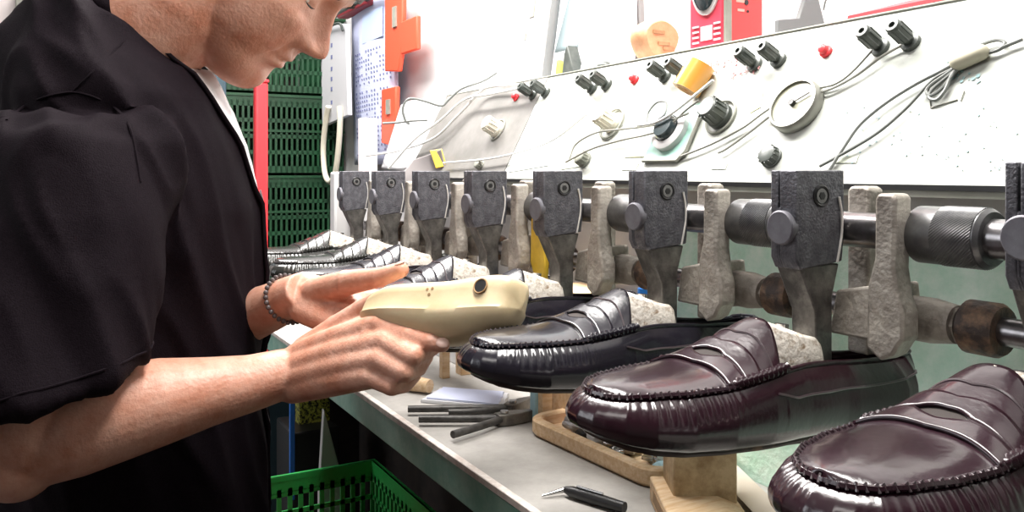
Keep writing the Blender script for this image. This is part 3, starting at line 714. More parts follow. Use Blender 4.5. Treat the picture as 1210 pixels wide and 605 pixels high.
# flattened red and white packaging at the right of the console top
m_pkred = mat('packaging_red', (.62, .05, .06), .5)
a, b = top_at(985, 0.650), top_at(1105, 0.650)
pk = thing('packaging', 'flattened white and red packaging lying along the console top at right', 'packaging', b)
def slab(name, pts, m, par, th=.003):
    mb = MB(); lo = [Vector(q) for q in pts]; mb.rings([lo, [q + Vector((0, 0, th)) for q in lo]]); return obj(name, mb, m, par, world=True)
slab('red_flap', [(.645, a.y - .02, ZT_ + .002), (.650, b.y - .01, ZT_ + .004), (.660, b.y - .01, ZT_ + .010), (.657, a.y - .06, ZT_ + .006)], m_pkred, pk)
slab('white_sheet', [(.660, a.y + .01, ZT_ + .006), (.668, b.y - .05, ZT_ + .014), (.80, b.y - .04, ZT_ + .035), (.79, a.y + .02, ZT_ + .02)], m_paper, pk)
slab('red_fold', [(.76, a.y + .03, ZT_ + .030), (.73, b.y + .03, ZT_ + .026), (.74, b.y + .02, ZT_ + .040), (.78, a.y - .01, ZT_ + .045)], mat('pale_packaging_red', (.8, .3, .3), .5), pk)
mb = MB(); mb.tube(spline([top_at(973, 0.650) + Vector((0, 0, .016)), top_at(977, 0.650) + Vector((0, 0, .026)), top_at(990, 0.650) + Vector((0, 0, .028))], 5), .001, 6); one('wire', mb, m_wireg, 'short bent wire end above the console edge by the packaging', 'wire')
# ------------------------------------------------------------------ far end: calendar, papers, holders, crates
def on_wall(px, py, u=.822):
    return hit(px, py, (1, 0, 0), u)
a = on_wall(416, 20, .80); b = on_wall(471, 0, .80); c = on_wall(462, 196, .80)
def wall_sheet(name, y0, y1, z0, z1, u, m, lab, cat, curl=.01, slant=0):
    G = []
    for i in range(20):
        t = i / 19; row = []
        for j in range(12):
            s_ = j / 11; row.append(Vector((u - curl * math.sin(s_ * math.pi) - curl * .5 * math.sin(t * 5), y0 + (y1 - y0) * s_ + slant * t, z0 + (z1 - z0) * t)))
        G.append(row)
    return tag(obj(name, MB().grid(G), m, solid=.001, soff=0), lab, cat)
cy0 = on_wall(470, 100, .80).y; cy1 = on_wall(417, 100, .80).y
cal = thing('calendar', 'long bluish printed calendar sheet hanging on the wall above the far clamp arms', 'calendar', (.80, (cy0 + cy1) / 2, .2))
G = [[Vector((.80 - .012 * math.sin(s / 11 * math.pi), cy0 + (cy1 - cy0) * s / 11 + .03 * (t / 19 - .5), .02 + .50 * t / 19)) for s in range(12)] for t in range(20)]
obj('page', MB().grid(G), m_bluepaper, cal, world=True, solid=.001, soff=0)
ink = MB(); rnd = random.Random(5)
for r_ in range(24):
    z = .045 + r_ * .0125
    if r_ in (7, 15): continue
    for k in range(14):
        if rnd.random() < .22: continue
        s_ = .1 + .8 * k / 14; y = cy0 + (cy1 - cy0) * s_ + .03 * ((z - .02) / .5 - .5); u = .80 - .012 * math.sin(s_ * math.pi) - .0014
        ink.box(u - .0004, u, y, y + .008, z, z + .004 + .002 * rnd.random())
obj('printing', ink, m_ink, cal, world=True)
obj('photo_block', MB().box(.7875, .7885, cy0 + .08, cy0 + .24, .36, .44), mat('sky_blue_print', (.50, .62, .85), .7), cal, world=True)
py0, py1 = on_wall(414, 80, .76).y, on_wall(384, 80, .76).y
pp = thing('paper_stack', 'thick hanging stack of white papers left of the bluish calendar', 'papers', (.76, py0, .3))
obj('pages', MB().prism([(py0, .16), (py1, .14), (py1 + .03, .46), (py0 + .02, .42)], 'x', .752, .766), m_paper, pp, world=True, bevel=.001)
ink = MB()
for z in (.24, .27, .30, .335, .37, .20): ink.box(.7512, .7519, (py0 + py1) / 2 + .02, (py0 + py1) / 2 + .035, z, z + .012)
obj('stamp_mark', ink, m_ink, pp, world=True); obj('clip', MB().tube(spline([(.745, py0 + .02, .40), (.74, py0 + .05, .425), (.745, py1, .43)], 6), .004, 8), m_blackgrey, pp, world=True)
m_handle = mat('cream_handle', (.72, .68, .55), .5)
hk = MB(); hk.tube(spline([on_wall(*q, .744) for q in ((388, 126), (385, 142), (382, 175), (384, 205), (390, 215), (396, 205), (400, 175), (402, 142), (401, 126))], 6), .0085, 10)
one('cable_loop', hk, m_handle, 'cream looped cord hanging below the white papers', 'cord')
tr_ = thing('wall_rail', 'dark clutter rail with tools above the hanging papers', 'rail', (.78, 2.3, .45))
obj('bar', MB().cyl((.77, 2.0, .47), (.77, 2.6, .47), .008, 12), m_blackgrey, tr_, world=True)
obj('hook_plate', MB().box(.765, .80, 2.2, 2.45, .455, .50), mat('wine_red_plastic', (.25, .02, .03), .5), tr_, .004, world=True)
for i, (x0, x1, ya, yb, lab) in enumerate(((457, 478, -10, 86, 'upper orange-red plastic holder on the wall beside the calendar'), (453, 470, 104, 173, 'lower orange-red plastic holder on the wall beside the calendar'))):
    A, B = on_wall(x1, (ya + yb) / 2, .778), on_wall(x0, (ya + yb) / 2, .778); zt_ = on_wall((x0 + x1) / 2, ya, .778).z; zb_ = on_wall((x0 + x1) / 2, yb, .778).z
    h = thing('plastic_holder', lab, 'holder', (.79, A.y, zb_), group='orange-red holders on the wall')
    obj('frame', MB().prism([(A.y + .03, zb_), (B.y, zb_ + .01), (B.y, zt_), (A.y, zt_), (A.y + .005, zb_ + .06)], 'x', .772, .785), m_orange, h, .003, world=True)
    obj('pocket', MB().box(.768, .773, A.y + .035, A.y + .06, zt_ - (zt_ - zb_) * .45, zt_ - (zt_ - zb_) * .2), m_olive, h, world=True)
    if i == 0: obj('tab', MB().box(.772, .784, A.y - .09, A.y + .01, zb_ + .04, zb_ + .12), m_orange, h, .003, world=True)
# white post, red pole, teal cupboard
sp_ = thing('shelf_post', 'white upright post right of the green crates', 'post', (.73, 2.12, -CZ))
obj('post', MB().box(.725, .765, 2.10, 2.14, -CZ, .14), m_pink, sp_, .003, world=True); obj('foot', MB().box(.715, .775, 2.09, 2.15, -CZ, -CZ + .01), m_pink, sp_, world=True)
rp_ = thing('red_pole', 'bright red upright pole between the worker chest and the green crates', 'pole', (.41, 1.95, -CZ))
rx = W(308, 200, 1.95); obj('pole', MB().box(rx.x - .014, rx.x + .014, rx.y - .014, rx.y + .014, -CZ, .205), m_red, rp_, .004, world=True); obj('cap', MB().box(rx.x - .016, rx.x + .016, rx.y - .016, rx.y + .016, .205, .212), m_red, rp_, .002, world=True)
tc_ = thing('cupboard', 'dark teal cupboard standing behind the worker chest', 'cupboard', (.2, 2.2, -CZ))
obj('body', MB().box(.14, .385, 2.10, 2.40, -CZ, .36), m_teal, tc_, .004, world=True)
d_ = obj('door', MB().box(.15, .38, 2.085, 2.10, -1.15, .35), m_teal, tc_, .003, world=True); obj('handle', MB().tube([(.36, 2.085, -.5), (.36, 2.06, -.5), (.36, 2.06, -.38), (.36, 2.085, -.38)], .006, 10), m_steel, d_, world=True)
hb = W(42, 30, 3.4); hs = thing('wall_box', 'small dark grey box on the far wall above the worker shoulder', 'box', (hb.x, 3.56, hb.z))
obj('case', MB().box(hb.x - .06, hb.x + .10, 3.48, 3.595, hb.z - .05, hb.z + .05), m_olive, hs, .004, world=True); obj('lid', MB().box(hb.x - .065, hb.x + .105, 3.47, 3.595, hb.z + .05, hb.z + .06), m_olive, hs, .002, world=True)
def build_crate(w, d, h, m, open_slots=True):
    r = thing('plastic_crate', 'crate', 'crate')
    def side(name, horiz, pos, a0, a1, along):
        mb = MB(); t = .003
        def bx_(p0, p1, z0, z1):
            if along == 'x': mb.box(p0, p1, pos - t / 2, pos + t / 2, z0, z1)
            else: mb.box(pos - t / 2, pos + t / 2, p0, p1, z0, z1)
        rows = 4; n = int((a1 - a0) / .016); zz = [(.0, .02)] + [(.02 + (h - .045) * (k + .75) / rows, .02 + (h - .045) * (k + 1) / rows) for k in range(rows)]
        for z0, z1 in zz: bx_(a0, a1, z0, z1)
        for k in range(n + 1):
            p = a0 + (a1 - a0) * k / n; bx_(p - .0035 if k else p, p + .0035 if k < n else p, .0, h - .02)
        bx_(a0, a1, h - .026, h)
        return obj(name, mb, m, r, smooth=False)
    side('side_panel', 0, 0, 0, w, 'x'); side('side_panel', 0, d, 0, w, 'x'); side('end_panel', 0, 0, 0, d, 'y'); side('end_panel', 0, w, 0, d, 'y')
    obj('bottom', MB().box(0, w, 0, d, 0, .004), m, r, smooth=False)
    rim = MB(); rim.box(-.006, w + .006, -.006, .002, h - .008, h); rim.box(-.006, w + .006, d - .002, d + .006, h - .008, h); rim.box(-.006, .002, 0, d, h - .008, h); rim.box(w - .002, w + .006, 0, d, h - .008, h)
    rim.box(-.004, w + .004, -.004, .002, h * .52, h * .55)
    obj('rim', rim, m, r, smooth=False)
    return r
cr0 = build_crate(.40, .50, .235, m_green)
names = ['topmost dark green crate of the stack behind the worker face', 'second dark green crate from the top of the stack, beside the hanging cord', 'dark green crate of the stack level with the far clamp arms', 'dark green crate just above the farthest loafer', 'lower dark green crate of the stack, below the row of shoes', 'dark green crate second from the floor, hidden behind the bench', 'lowest dark green crate of the stack on the floor']
pitch = .243; ztop = .40
for i in range(6):
    o = cr0 if i == 0 else copy_tree(cr0); z = -CZ + .002 + (5 - i) * pitch
    o.location = (.42, 2.56, z + .0); o['label'] = names[i] if i < 5 else names[6]; o['group'] = 'stacked dark green crates'
o = copy_tree(cr0); o.location = (.42, 2.56, -CZ + .002 + 6 * pitch); o['label'] = 'uppermost dark green crate of the stack, reaching behind the worker forehead'; o['group'] = 'stacked dark green crates'
names = None
bb = one('dark_box', MB().box(.30, .81, 3.10, 3.4, -CZ, .9), m_dark, 'dark cabinet behind the stack of green crates', 'cabinet', bevel=.003)
# ------------------------------------------------------------------ things on the bench
ZB = -.300
def lay(px, py): return bench_at(px, py)
def pliers(name, lab, tip, h1, h2, r=.0042):
    t = thing(name, lab, 'pliers', lay(*tip[0]), group='hand tools lying on the bench')
    j = lay(*tip[1]); a = lay(*tip[0])
    up = Vector((0, 0, .008))
    for k, h in enumerate((h1, h2)):
        P = [j + up] + [lay(*q) + up * (1 + .1 * k) for q in h]
        mb = MB(); mb.tube(spline(P, 6), [.0045 + (r - .0045) * min(1, i / 4) for i in range(len(spline(P, 6)))], 10); obj('handle', mb, m_grip, t, world=True)
    jw = MB(); d = (a - j).normalized(); s = d.cross(Vector((0, 0, 1)))
    jw.prism([(0, -.009), (.02, -.008), ((a - j).length, -.002), ((a - j).length, .002), (.02, .008), (0, .009), (-.010, .007), (-.010, -.007)], 'z', .001, .014, Matrix.Translation(j) @ Matrix(((d.x, s.x, 0), (d.y, s.y, 0), (0, 0, 1))).to_4x4()); obj('jaw', jw, m_darksteel, t, .001, world=True)
    obj('rivet', MB().cyl(j + Vector((0, 0, .013)), j + Vector((0, 0, .017)), .005, 14), m_steel, t, world=True)
m_grip = mat('dark_grip', (.035, .032, .03), .5, .3, col2=(.09, .085, .08), nscale=80); m_darksteel = mat('dark_tool_steel', (.12, .11, .10), .4, .7, col2=(.25, .23, .2), nscale=60)
pliers('pliers', 'long-handled dark pliers lying nearest the white folded cloth', ((627, 481), (606, 489)), [(560, 490), (482, 491)], [(560, 495), (530, 496)], .0042)
pliers('pliers', 'dark pliers with opened handles lying nearest the bench edge', ((632, 497), (596, 502)), [(550, 503), (495, 503)], [(570, 512), (535, 523)], .0044)
kn = thing('knife', 'slim awl with a silver tip and black barrel near the bench edge', 'awl', lay(690, 592), group='hand tools lying on the bench')
p0, p1, p2, p3 = lay(640, 589), lay(668, 586), lay(676, 589), lay(738, 608)
u_ = Vector((0, 0, .006))
obj('tip', MB().tube([p0 + u_ * .4, p1 + u_], [.0009, .0026], 10), m_steel, kn, world=True); b_ = obj('barrel', MB().tube([p1 + u_, p2 + u_, p2.lerp(p3, .5) + u_, p3 + u_], [.003, .0052, .0055, .0048], 16), m_black, kn, world=True)
obj('pocket_clip', MB().tube([p2.lerp(p3, .1) + Vector((0, 0, .0125)), p2.lerp(p3, .6) + Vector((0, 0, .0125))], .0012, 8), m_steel, b_, world=True)
ch = thing('wooden_handle_tool', 'wooden-handled tool under the worker right hand on the bench', 'hand tool', lay(480, 462), group='hand tools lying on the bench')
a, b = lay(448, 456), lay(508, 466); u_ = Vector((0, 0, .011))
obj('handle', MB().tube([a + u_, a.lerp(b, .3) + u_, a.lerp(b, .7) + u_, b + u_], [.006, .010, .0105, .009], 16), m_wood, ch, world=True); obj('blade', MB().tube([a + u_, a + (a - b).normalized() * .05 + u_ * .6], [.004, .002], 10), m_darksteel, ch, world=True)
ch = copy_tree(ch); ch.location += Vector((.02, .09, 0)); ch['label'] = 'wooden-handled tool lying farther back on the bench behind the worker hand'
# white folded cloth
c = [lay(497, 476), lay(594, 485), lay(602, 468), lay(520, 462)]
R = []
for k, dz in ((1, .0005), (1.0, .003), (.985, .0045)):
    m_ = sum(c, Vector()) / 4; ring = []
    for i in range(4):
        for j in range(6): p = c[i].lerp(c[(i + 1) % 4], j / 6); ring.append(m_ + (p - m_) * (k + .02 * math.sin(i * 9 + j * 3)) + Vector((0, 0, dz)))
    R.append(ring)
fc = thing('folded_paper', 'white folded paper lying on the bench above the pliers', 'paper', m_); obj('sheet', MB().rings(R), m_paper, fc, world=True)
obj('sheet', MB().rings([[p * 1 + (m_ - p) * .12 + Vector((0, 0, .0045)) for p in R[0]], [p + (m_ - p) * .13 + Vector((0, 0, .0065)) for p in R[0]]]), m_bluepaper, fc, world=True)
m_paleblue = mat('pale_blue_card', (.35, .55, .62), .6)
p = lay(632, 500); one('blue_card', MB().box(p.x, p.x + .010, p.y, p.y + .012, ZB, ZB + .036), m_paleblue, 'small pale blue strip standing at the jaws of the pliers', 'card', bevel=.001)
p = lay(641, 502); one('wood_offcut', MB().box(p.x, p.x + .014, p.y, p.y + .016, ZB, ZB + .05), m_wood, 'small upright wooden offcut behind the tray', 'wood block', bevel=.001)
for i, (px, py, w, lab) in enumerate(((545, 432, .02, 'small upright wooden offcut seen under the black loafer toe'), (523, 436, .012, 'slim pale wooden offcut beside the first one under the loafer'))):
    p = lay(px, py + 12); one('wood_offcut', MB().box(p.x, p.x + w, p.y, p.y + w, ZB, ZB + .05), m_wood, lab, 'wood block', bevel=.001)
# wooden tray with scraps
T0, T1 = lay(627, 512), lay(768, 578)
tray = thing('wooden_tray', 'pale wooden tray with rounded corners holding scraps under the oxblood loafer', 'tray', T0)
dirv = (T1 - T0); dirv.z = 0; ln = dirv.length; dx = dirv.normalized(); dy = Vector((0, 0, 1)).cross(dx)
if dy.x < 0: dy = -dy
M = Matrix.Translation((T0.x, T0.y, ZB)) @ Matrix(((dx.x, dy.x, 0), (dx.y, dy.y, 0), (0, 0, 1))).to_4x4()
def rrect(x0, x1, y0, y1, r, n=6):
    P = []
    for cx, cy, a0 in ((x1 - r, y1 - r, 0), (x0 + r, y1 - r, 1), (x0 + r, y0 + r, 2), (x1 - r, y0 + r, 3)):
        for k in range(n + 1): a = (a0 + k / n) * math.pi / 2; P.append((cx + r * math.cos(a), cy + r * math.sin(a)))
    return P
TW = .15
def rr3(k, z): return [M @ Vector((x, y, z)) for x, y in rrect(-.01 + k, ln + .012 - k, -.004 + k, TW - k, max(.028 - k, .008))]
mb = MB(); mb.rings([rr3(.003, .0005), rr3(0, .004), rr3(0, .017), rr3(.002, .019), rr3(.010, .019), rr3(.012, .017), rr3(.012, .006), rr3(.05, .0055)]); obj('tray_body', mb, m_wood, tray, world=True)
sc_lab = ['silvery crumpled foil scrap in the wooden tray', 'white plastic scrap in the middle of the wooden tray', 'small grey foil scrap at the right end of the wooden tray', 'pale scrap at the left end of the wooden tray', 'dark leather scrap in the wooden tray', 'small bluish foil ball near the wooden block']
rnd = random.Random(11)
for i, (a, b, r_, m) in enumerate(((.62, .034, .022, m_steel), (.45, .042, .026, m_paper), (.84, .045, .020, m_steel), (.2, .045, .022, m_paper), (.33, .030, .014, m_black), (.95, .032, .014, m_paleblue))):
    mb = MB(); c_ = M @ Vector((ln * a, b, .006 + r_ * .45)); mb.ellipsoid((0, 0, 0), (r_, r_ * .8, r_ * .45), None, 18, 12)
    mb.v = [tuple(c_ + Vector(v) * (1 + .45 * noise.noise(Vector(v) * 130 + Vector((i * 7, 0, 0))))) for v in mb.v]
    one('scrap', mb, m, sc_lab[i], 'scrap', 'scraps in the wooden tray', smooth=False)
sheet('pink_card', [lay(655, 500) + Vector((0, 0, .001)), lay(700, 522) + Vector((0, 0, .022)), lay(715, 505) + Vector((0, .01, .07)), lay(668, 486) + Vector((0, 0, .05))], mat('pink_leather', (.62, .36, .34), .6), 'pink leather offcut leaning behind the tray under the oxblood toe', 'leather scrap', .002)
# wooden blocks under the second oxblood loafer
p = lay(783, 590)
wbk = thing('wood_block_stack', 'worn brown wooden block with a pale notched base under the second oxblood loafer', 'wooden block', p)
Mb = Matrix.Translation((p.x, p.y, ZB)) @ Matrix.Rotation(-.5, 4, 'Z')
obj('upper_block', MB().box(0, .055, -.05, 0, .012, .062, Mb), m_chipwood, wbk, .002, world=True)
obj('base_block', MB().prism([(0, 0), (.07, 0), (.07, .014), (.05, .022), (.0, .022)], 'y', -.085, -.001, Mb @ Matrix.Translation((-.012, 0, 0))), m_wood, wbk, .0015, world=True)
obj('notch', MB().box(-.0125, -.0115, -.07, -.02, .006, .016, Mb), m_darkwood, wbk, world=True)
a, b = lay(852, 560), lay(905, 615)
dd = (b - a).normalized(); mb = MB(); mb.tube([a + Vector((0, 0, .010)) - dd * .02, b + Vector((0, 0, .010)) + dd * .05], .0138, 4)
one('pale_batten', mb, mat('pale_batten_wood', (.62, .56, .46), .7), 'pale wooden batten lying on the bench by the green wall', 'batten', smooth=False)
# clutter behind the loafers seen through the gaps
p = W(762, 350, .93); one('blue_bottle', MB().rings([[Vector((p.x + r_ * math.cos(q), p.y + r_ * math.sin(q), z)) for q in (2 * math.pi * j / 24 for j in range(24))] for r_, z in ((.018, ZB), (.02, ZB + .005), (.02, -.155), (.012, -.14), (.008, -.135), (.008, -.128))]), m_blue, 'blue plastic bottle behind the clamp arm of the black loafer', 'bottle')
p = W(690, 336, 1.02)
one('wooden_box', MB().box(p.x - .03, .60, p.y - .04, p.y + .05, ZB, -.14), m_wood, 'pale wooden box behind the black loafer, between two clamp arms', 'box', bevel=.002)
p = W(500, 300, 1.42); one('white_box', MB().box(.562, .60, p.y - .16, p.y + .10, ZB, -.10), m_white, 'white box standing behind the far clamp arms', 'box', bevel=.002)
# ------------------------------------------------------------------ below the bench
cr = build_crate(.20, .28, .16, m_brightgreen)
q = W(290, 570, 1.27); q.y -= .28
cr.location = (q.x, q.y, q.z - .16); cr.rotation_euler = (0, 0, .0); cr['label'] = 'bright green crate by the bench leg at the bottom of the picture'; cr['category'] = 'crate'
st = thing('crate_stand', 'dark low stand carrying the bright green crate', 'stand', (q.x + .1, q.y + .14, -CZ))
h_ = q.z - .16 + CZ - .001
obj('stand_top', MB().box(q.x - .01, q.x + .21, q.y - .01, q.y + .29, q.z - .18, q.z - .161), m_dark, st, world=True)
for a in (0, .185):
    for b in (0, .265): obj('leg', MB().box(q.x + a, q.x + a + .02, q.y + b, q.y + b + .02, -CZ, q.z - .18), m_dark, st, world=True)
one('red_tray', MB().rings([[Vector((q.x + x, q.y + y, q.z - .150 + z)) for x, y in rrect(.015 + k, .185 - k, .015 + k, .265 - k, .02)] for k, z in ((.004, 0), (0, .004), (0, .075), (.004, .075), (.006, .02))]), mat('dull_red_plastic', (.30, .06, .04), .5), 'dull red tray inside the bright green crate', 'tray')
w_ = W(383, 484, 1.45)
one('leaning_board', MB().prism([(w_.x, w_.z), (w_.x + .034, w_.z - .13), (w_.x + .040, -1.2), (w_.x - .012, -1.2), (w_.x - .008, w_.z - .13)], 'y', w_.y, w_.y + .012), m_white, 'white tapering board standing below the far part of the bench', 'board', bevel=.001)
q2 = W(345, 540, 1.75)
one('teal_cabinet', MB().box(q2.x - .10, q2.x + .015, q2.y, q2.y + .2, -CZ, -.42), m_teal, 'dark teal cabinet side below the bench beyond the worker', 'cabinet', bevel=.003)
bg = thing('blue_container', 'dark container with a blue edge standing below the bench beyond the worker', 'container', W(365, 530, 1.5))
q3 = W(345, 500, 1.55); obj('body', MB().box(q3.x, q3.x + .09, q3.y, q3.y + .12, -CZ, -.48), m_black, bg, .004, world=True); obj('blue_edge', MB().box(q3.x - .004, q3.x + .004, q3.y - .004, q3.y + .004, -.60, -.42), mat('bright_blue', (.03, .2, .75), .3), bg, world=True)
q4 = W(372, 478, 1.62); one('yellow_basket', MB().box(q4.x - .03, q4.x + .03, q4.y, q4.y + .03, -.50, -.41), mat('yellow_green_mesh', (.5, .5, .08), .5, col2=(.02, .02, .01), nscale=160, ncon=(.45, .55)), 'small yellow-green mesh basket below the worker hand', 'basket', bevel=.002)
# ------------------------------------------------------------------ the worker
def remeshed(mb, voxel, smooth_it=4, adapt=0):
    me = bpy.data.meshes.new('tmp'); me.from_pydata([tuple(v) for v in mb.v], [], mb.f)
    bm = bmesh.new(); bm.from_mesh(me); bmesh.ops.recalc_face_normals(bm, faces=bm.faces); bm.to_mesh(me); bm.free()
    o = bpy.data.objects.new('tmp', me); C.objects.link(o)
    r = o.modifiers.new('r', 'REMESH'); r.mode = 'VOXEL'; r.voxel_size = voxel
    s = o.modifiers.new('s', 'SMOOTH'); s.factor = .5; s.iterations = smooth_it
    dg = bpy.context.evaluated_depsgraph_get(); dg.update()
    out = bpy.data.meshes.new_from_object(o.evaluated_get(dg)); bpy.data.objects.remove(o); return out
def link_mesh(name, me, m, parent=None):
    me.materials.clear(); me.materials.append(m); me.polygons.foreach_set('use_smooth', [True] * len(me.polygons))
    o = bpy.data.objects.new(name, me); C.objects.link(o)
    if parent is not None:
        o.parent = parent; l = Vector((0, 0, 0)); q = parent
        while q is not None: l += q.location; q = q.parent
        o.location = -l
    return o
# --- head: grid in its own frame (x forward, y left, z up), then placed
HROW = [(-.123, .052, .020, .012), (-.121, .064, .012, .024), (-.114, .077, -.002, .037), (-.103, .0825, -.016, .047), (-.092, .0835, -.028, .054), (-.080, .0825, -.038, .060), (-.072, .0840, -.044, .0635), (-.060, .0870, -.052, .0665), (-.045, .0880, -.064, .0695),
        (-.025, .0875, -.078, .0715), (-.005, .0835, -.088, .0730), (.012, .0835, -.094, .0750), (.028, .0875, -.098, .076), (.05, .0885, -.100, .077), (.075, .079, -.095, .072), (.098, .056, -.075, .057), (.114, .026, -.045, .034), (.119, .000, -.020, .012)]
def ga(x, s): return math.exp(-(x / s) ** 2)
def head_point(U, a):
    fr = sinterp(U, [(r[0], r[1]) for r in HROW]); bk = sinterp(U, [(r[0], r[2]) for r in HROW]); hw = max(.004, sinterp(U, [(r[0], r[3]) for r in HROW]))
    ca, sa = math.cos(a), math.sin(a); cx = (fr + bk) / 2; rx = (fr - bk) / 2
    e = 2 / 2.35
    x = cx + rx * abs(ca) ** e * (1 if ca >= 0 else -1); y = hw * abs(sa) ** e * (1 if sa >= 0 else -1)
    if ca > 0:
        s = y; d = 0
        nb = interp(U, [(-.046, 0), (-.043, .010), (-.038, .021), (-.033, .0265), (-.026, .0255), (-.012, .017), (.004, .0085), (.016, .003), (.026, 0)])
        nw = interp(U, [(-.046, .013), (-.036, .0125), (-.026, .0095), (-.01, .0075), (.01, .008), (.026, .010)])
        d += nb * ga(s, nw)
        for q in (-1, 1):
            d += .0095 * ga(s - q * .0150, .0065) * ga(U + .035, .0085)               # nostril wings
            d -= .0070 * ga(s - q * .0075, .0035) * ga(U + .0445, .0030)
            d -= .0150 * ga(s - q * .033, .0150) * ga(U - .001, .0120)               # eye sockets
            d -= .0050 * ga(s - q * .015, .0080) * ga(U - .004, .0120)
            d += .0125 * ga(s - q * .033, .0120) * ga(U + .000, .0088)               # lids over the eyeball
            d -= .0026 * ga(s - q * .033, .0135) * ga(U + .0045, .0016)              # lid line
            d -= .0016 * ga(s - q * .033, .0135) * ga(U - .0095, .0018)
            d -= .0020 * ga(s - q * .033, .0150) * ga(U + .0155, .0030)              # bag below the eye
            d += .0045 * ga(s - q * .030, .0200) * ga(U - .0200, .0070)              # brow ridge
            d += .0040 * ga(s - q * .048, .0180) * ga(U + .024, .0140)               # cheekbone
            dist = abs((s * q - .020) - (-.038 - U) * .30)
            if -.080 < U < -.034: d -= .0028 * math.exp(-(dist / .0034) ** 2) * min(1, (-.034 - U) / .01, (U + .080) / .01)
        mw = .0245
        d += .0052 * ga(s, .019) * ga(U + .0590, .0042); d += .0062 * ga(s, .018) * ga(U + .0705, .0048)
        d -= .0050 * ga(s, mw) * ga(U + .0645, .0020)
        d -= .0030 * ga(s, .018) * ga(U + .0805, .0055); d += .0040 * ga(s, .020) * ga(U + .100, .012)
        d -= .0016 * ga(s, .0028) * ga(U + .0510, .0050)
        x += d * min(1, ca * 3)
    return Vector((x, y, U))
HP, HY_ = math.radians(47), math.radians(29)
Fv = Vector((math.cos(HP) * math.cos(HY_), -math.cos(HP) * math.sin(HY_), -math.sin(HP)))
Lv = Vector((math.sin(HY_), math.cos(HY_), 0)); Uv = Fv.cross(Lv).normalized()
HS = 1.07
HC = W(383, 70, .92) - (Fv * .1135 - Uv * .033) * HS
HM = Matrix(((Fv.x, Lv.x, Uv.x), (Fv.y, Lv.y, Uv.y), (Fv.z, Lv.z, Uv.z))).to_4x4(); HM = Matrix.Translation(HC) @ HM @ Matrix.Scale(HS, 4)
body = MB(); R = []
NU, NA = 150, 220
for i in range(NU + 1):
    t = i / NU; U = -.123 + .242 * t
    R.append([HM @ head_point(U, 2 * math.pi * j / NA) for j in range(NA)])
body.rings(R)
for q in (-1, 1):                                # ears
    M = HM @ Matrix.Translation((-.012, q * .077, -.008)) @ Matrix.Rotation(q * .35, 4, 'Z')
    body.ellipsoid((0, 0, 0), (.018, .0065, .031), None, 20, 14); n = 20 * 13
    body.v[-n:] = [tuple(M @ Vector(v)) for v in body.v[-n:]]
    ear = MB(); ear.tube([M @ Vector((.017 * math.cos(a) * (1 if math.sin(a) > -.4 else .7) - .003, q * .006, .029 * math.sin(a))) for a in [math.radians(-70 + 20 * k) for k in range(16)]], .0035, 8); body.add(ear.v, ear.f)
def ell(c, a, b, rot=0, n=40, ex=2.0, tilt=0):
    out = []
    for j in range(n):
        q = 2 * math.pi * j / n; cc, ss = math.cos(q), math.sin(q)
        x = a * abs(cc) ** (2 / ex) * (1 if cc > 0 else -1); y = b * abs(ss) ** (2 / ex) * (1 if ss > 0 else -1)
        out.append(Vector((c[0] + x * math.cos(rot) - y * math.sin(rot), c[1] + x * math.sin(rot) + y * math.cos(rot), c[2] + tilt * x)))
    return out
# neck and trunk
body.rings([ell((.045, 1.0, .02), .080, .085, n=30), ell((.050, .990, .08), .068, .075, n=30, tilt=-.2), ell((.075, .972, .125), .060, .064, n=30, tilt=-.5), ell((.110, .948, .166), .055, .060, n=30, tilt=-.7), ell((.150, .928, .205), .046, .054, n=30, tilt=-.6), ell((.180, .915, .225), .030, .040, n=30, tilt=-.4)])
body.rings([ell((.085, 1.03, -.62), .09, .13, ex=2.3), ell((.085, 1.03, -.35), .11, .135, ex=2.3), ell((.08, 1.03, -.12), .105, .135, ex=2.3), ell((.06, 1.01, .0), .09, .13), ell((.055, .995, .04), .07, .10)])
for q, v in ((-1, .90), (1, 1.10)):              # legs down to the floor
    body.rings([ell((.085, v, -.50), .085, .085, n=24), ell((.085, v + q * .01, -.75), .066, .068, n=24), ell((.080, v + q * .015, -.86), .055, .055, n=24), ell((.07, v + q * .02, -1.10), .038, .040, n=24), ell((.07, v + q * .02, -1.18), .04, .04, n=24)])
    body.chain([Vector((.04, v + q * .02, -1.19)), Vector((.12, v + q * .03, -1.192)), Vector((.21, v + q * .035, -1.196))], [.026, .026, .020])
# right arm (towards the camera)
RS, RE, RW = Vector((.036, .866, -.012)), W(34, 526, .715), W(338, 441, .80)
def limb(mb, pts, radii, n=28):                  # radii: (across, thick) with an up vector
    R = []; m = len(pts)
    for i, p in enumerate(pts):
        t = (pts[min(i + 1, m - 1)] - pts[max(i - 1, 0)]).normalized(); s = t.cross(Vector((0, 0, 1))).normalized(); u = s.cross(t)
        R.append([p + s * radii[i][0] * math.cos(a) + u * radii[i][1] * math.sin(a) for a in (2 * math.pi * j / n for j in range(n))])
    mb.rings(R)
body.chain([RS, RS.lerp(RE, .5), RE + Vector((0, 0, .01))], [.048, .045, .040], 20)
def mixp(a, b, t, dz=0): return a.lerp(b, t) + Vector((0, 0, dz))
limb(body, [mixp(RE, RW, t, dz) for t, dz in ((-.09, 0), (0, 0), (.15, .004), (.32, .007), (.5, .006), (.68, .003), (.85, 0), (1.0, 0), (1.08, 0))],
     [(.024, .026), (.036, .037), (.042, .042), (.043, .042), (.039, .038), (.033, .031), (.029, .026), (.028, .023), (.027, .020)])
body.ellipsoid(mixp(RE, RW, -.04, -.010), (.034, .034, .034), None, 20, 14)
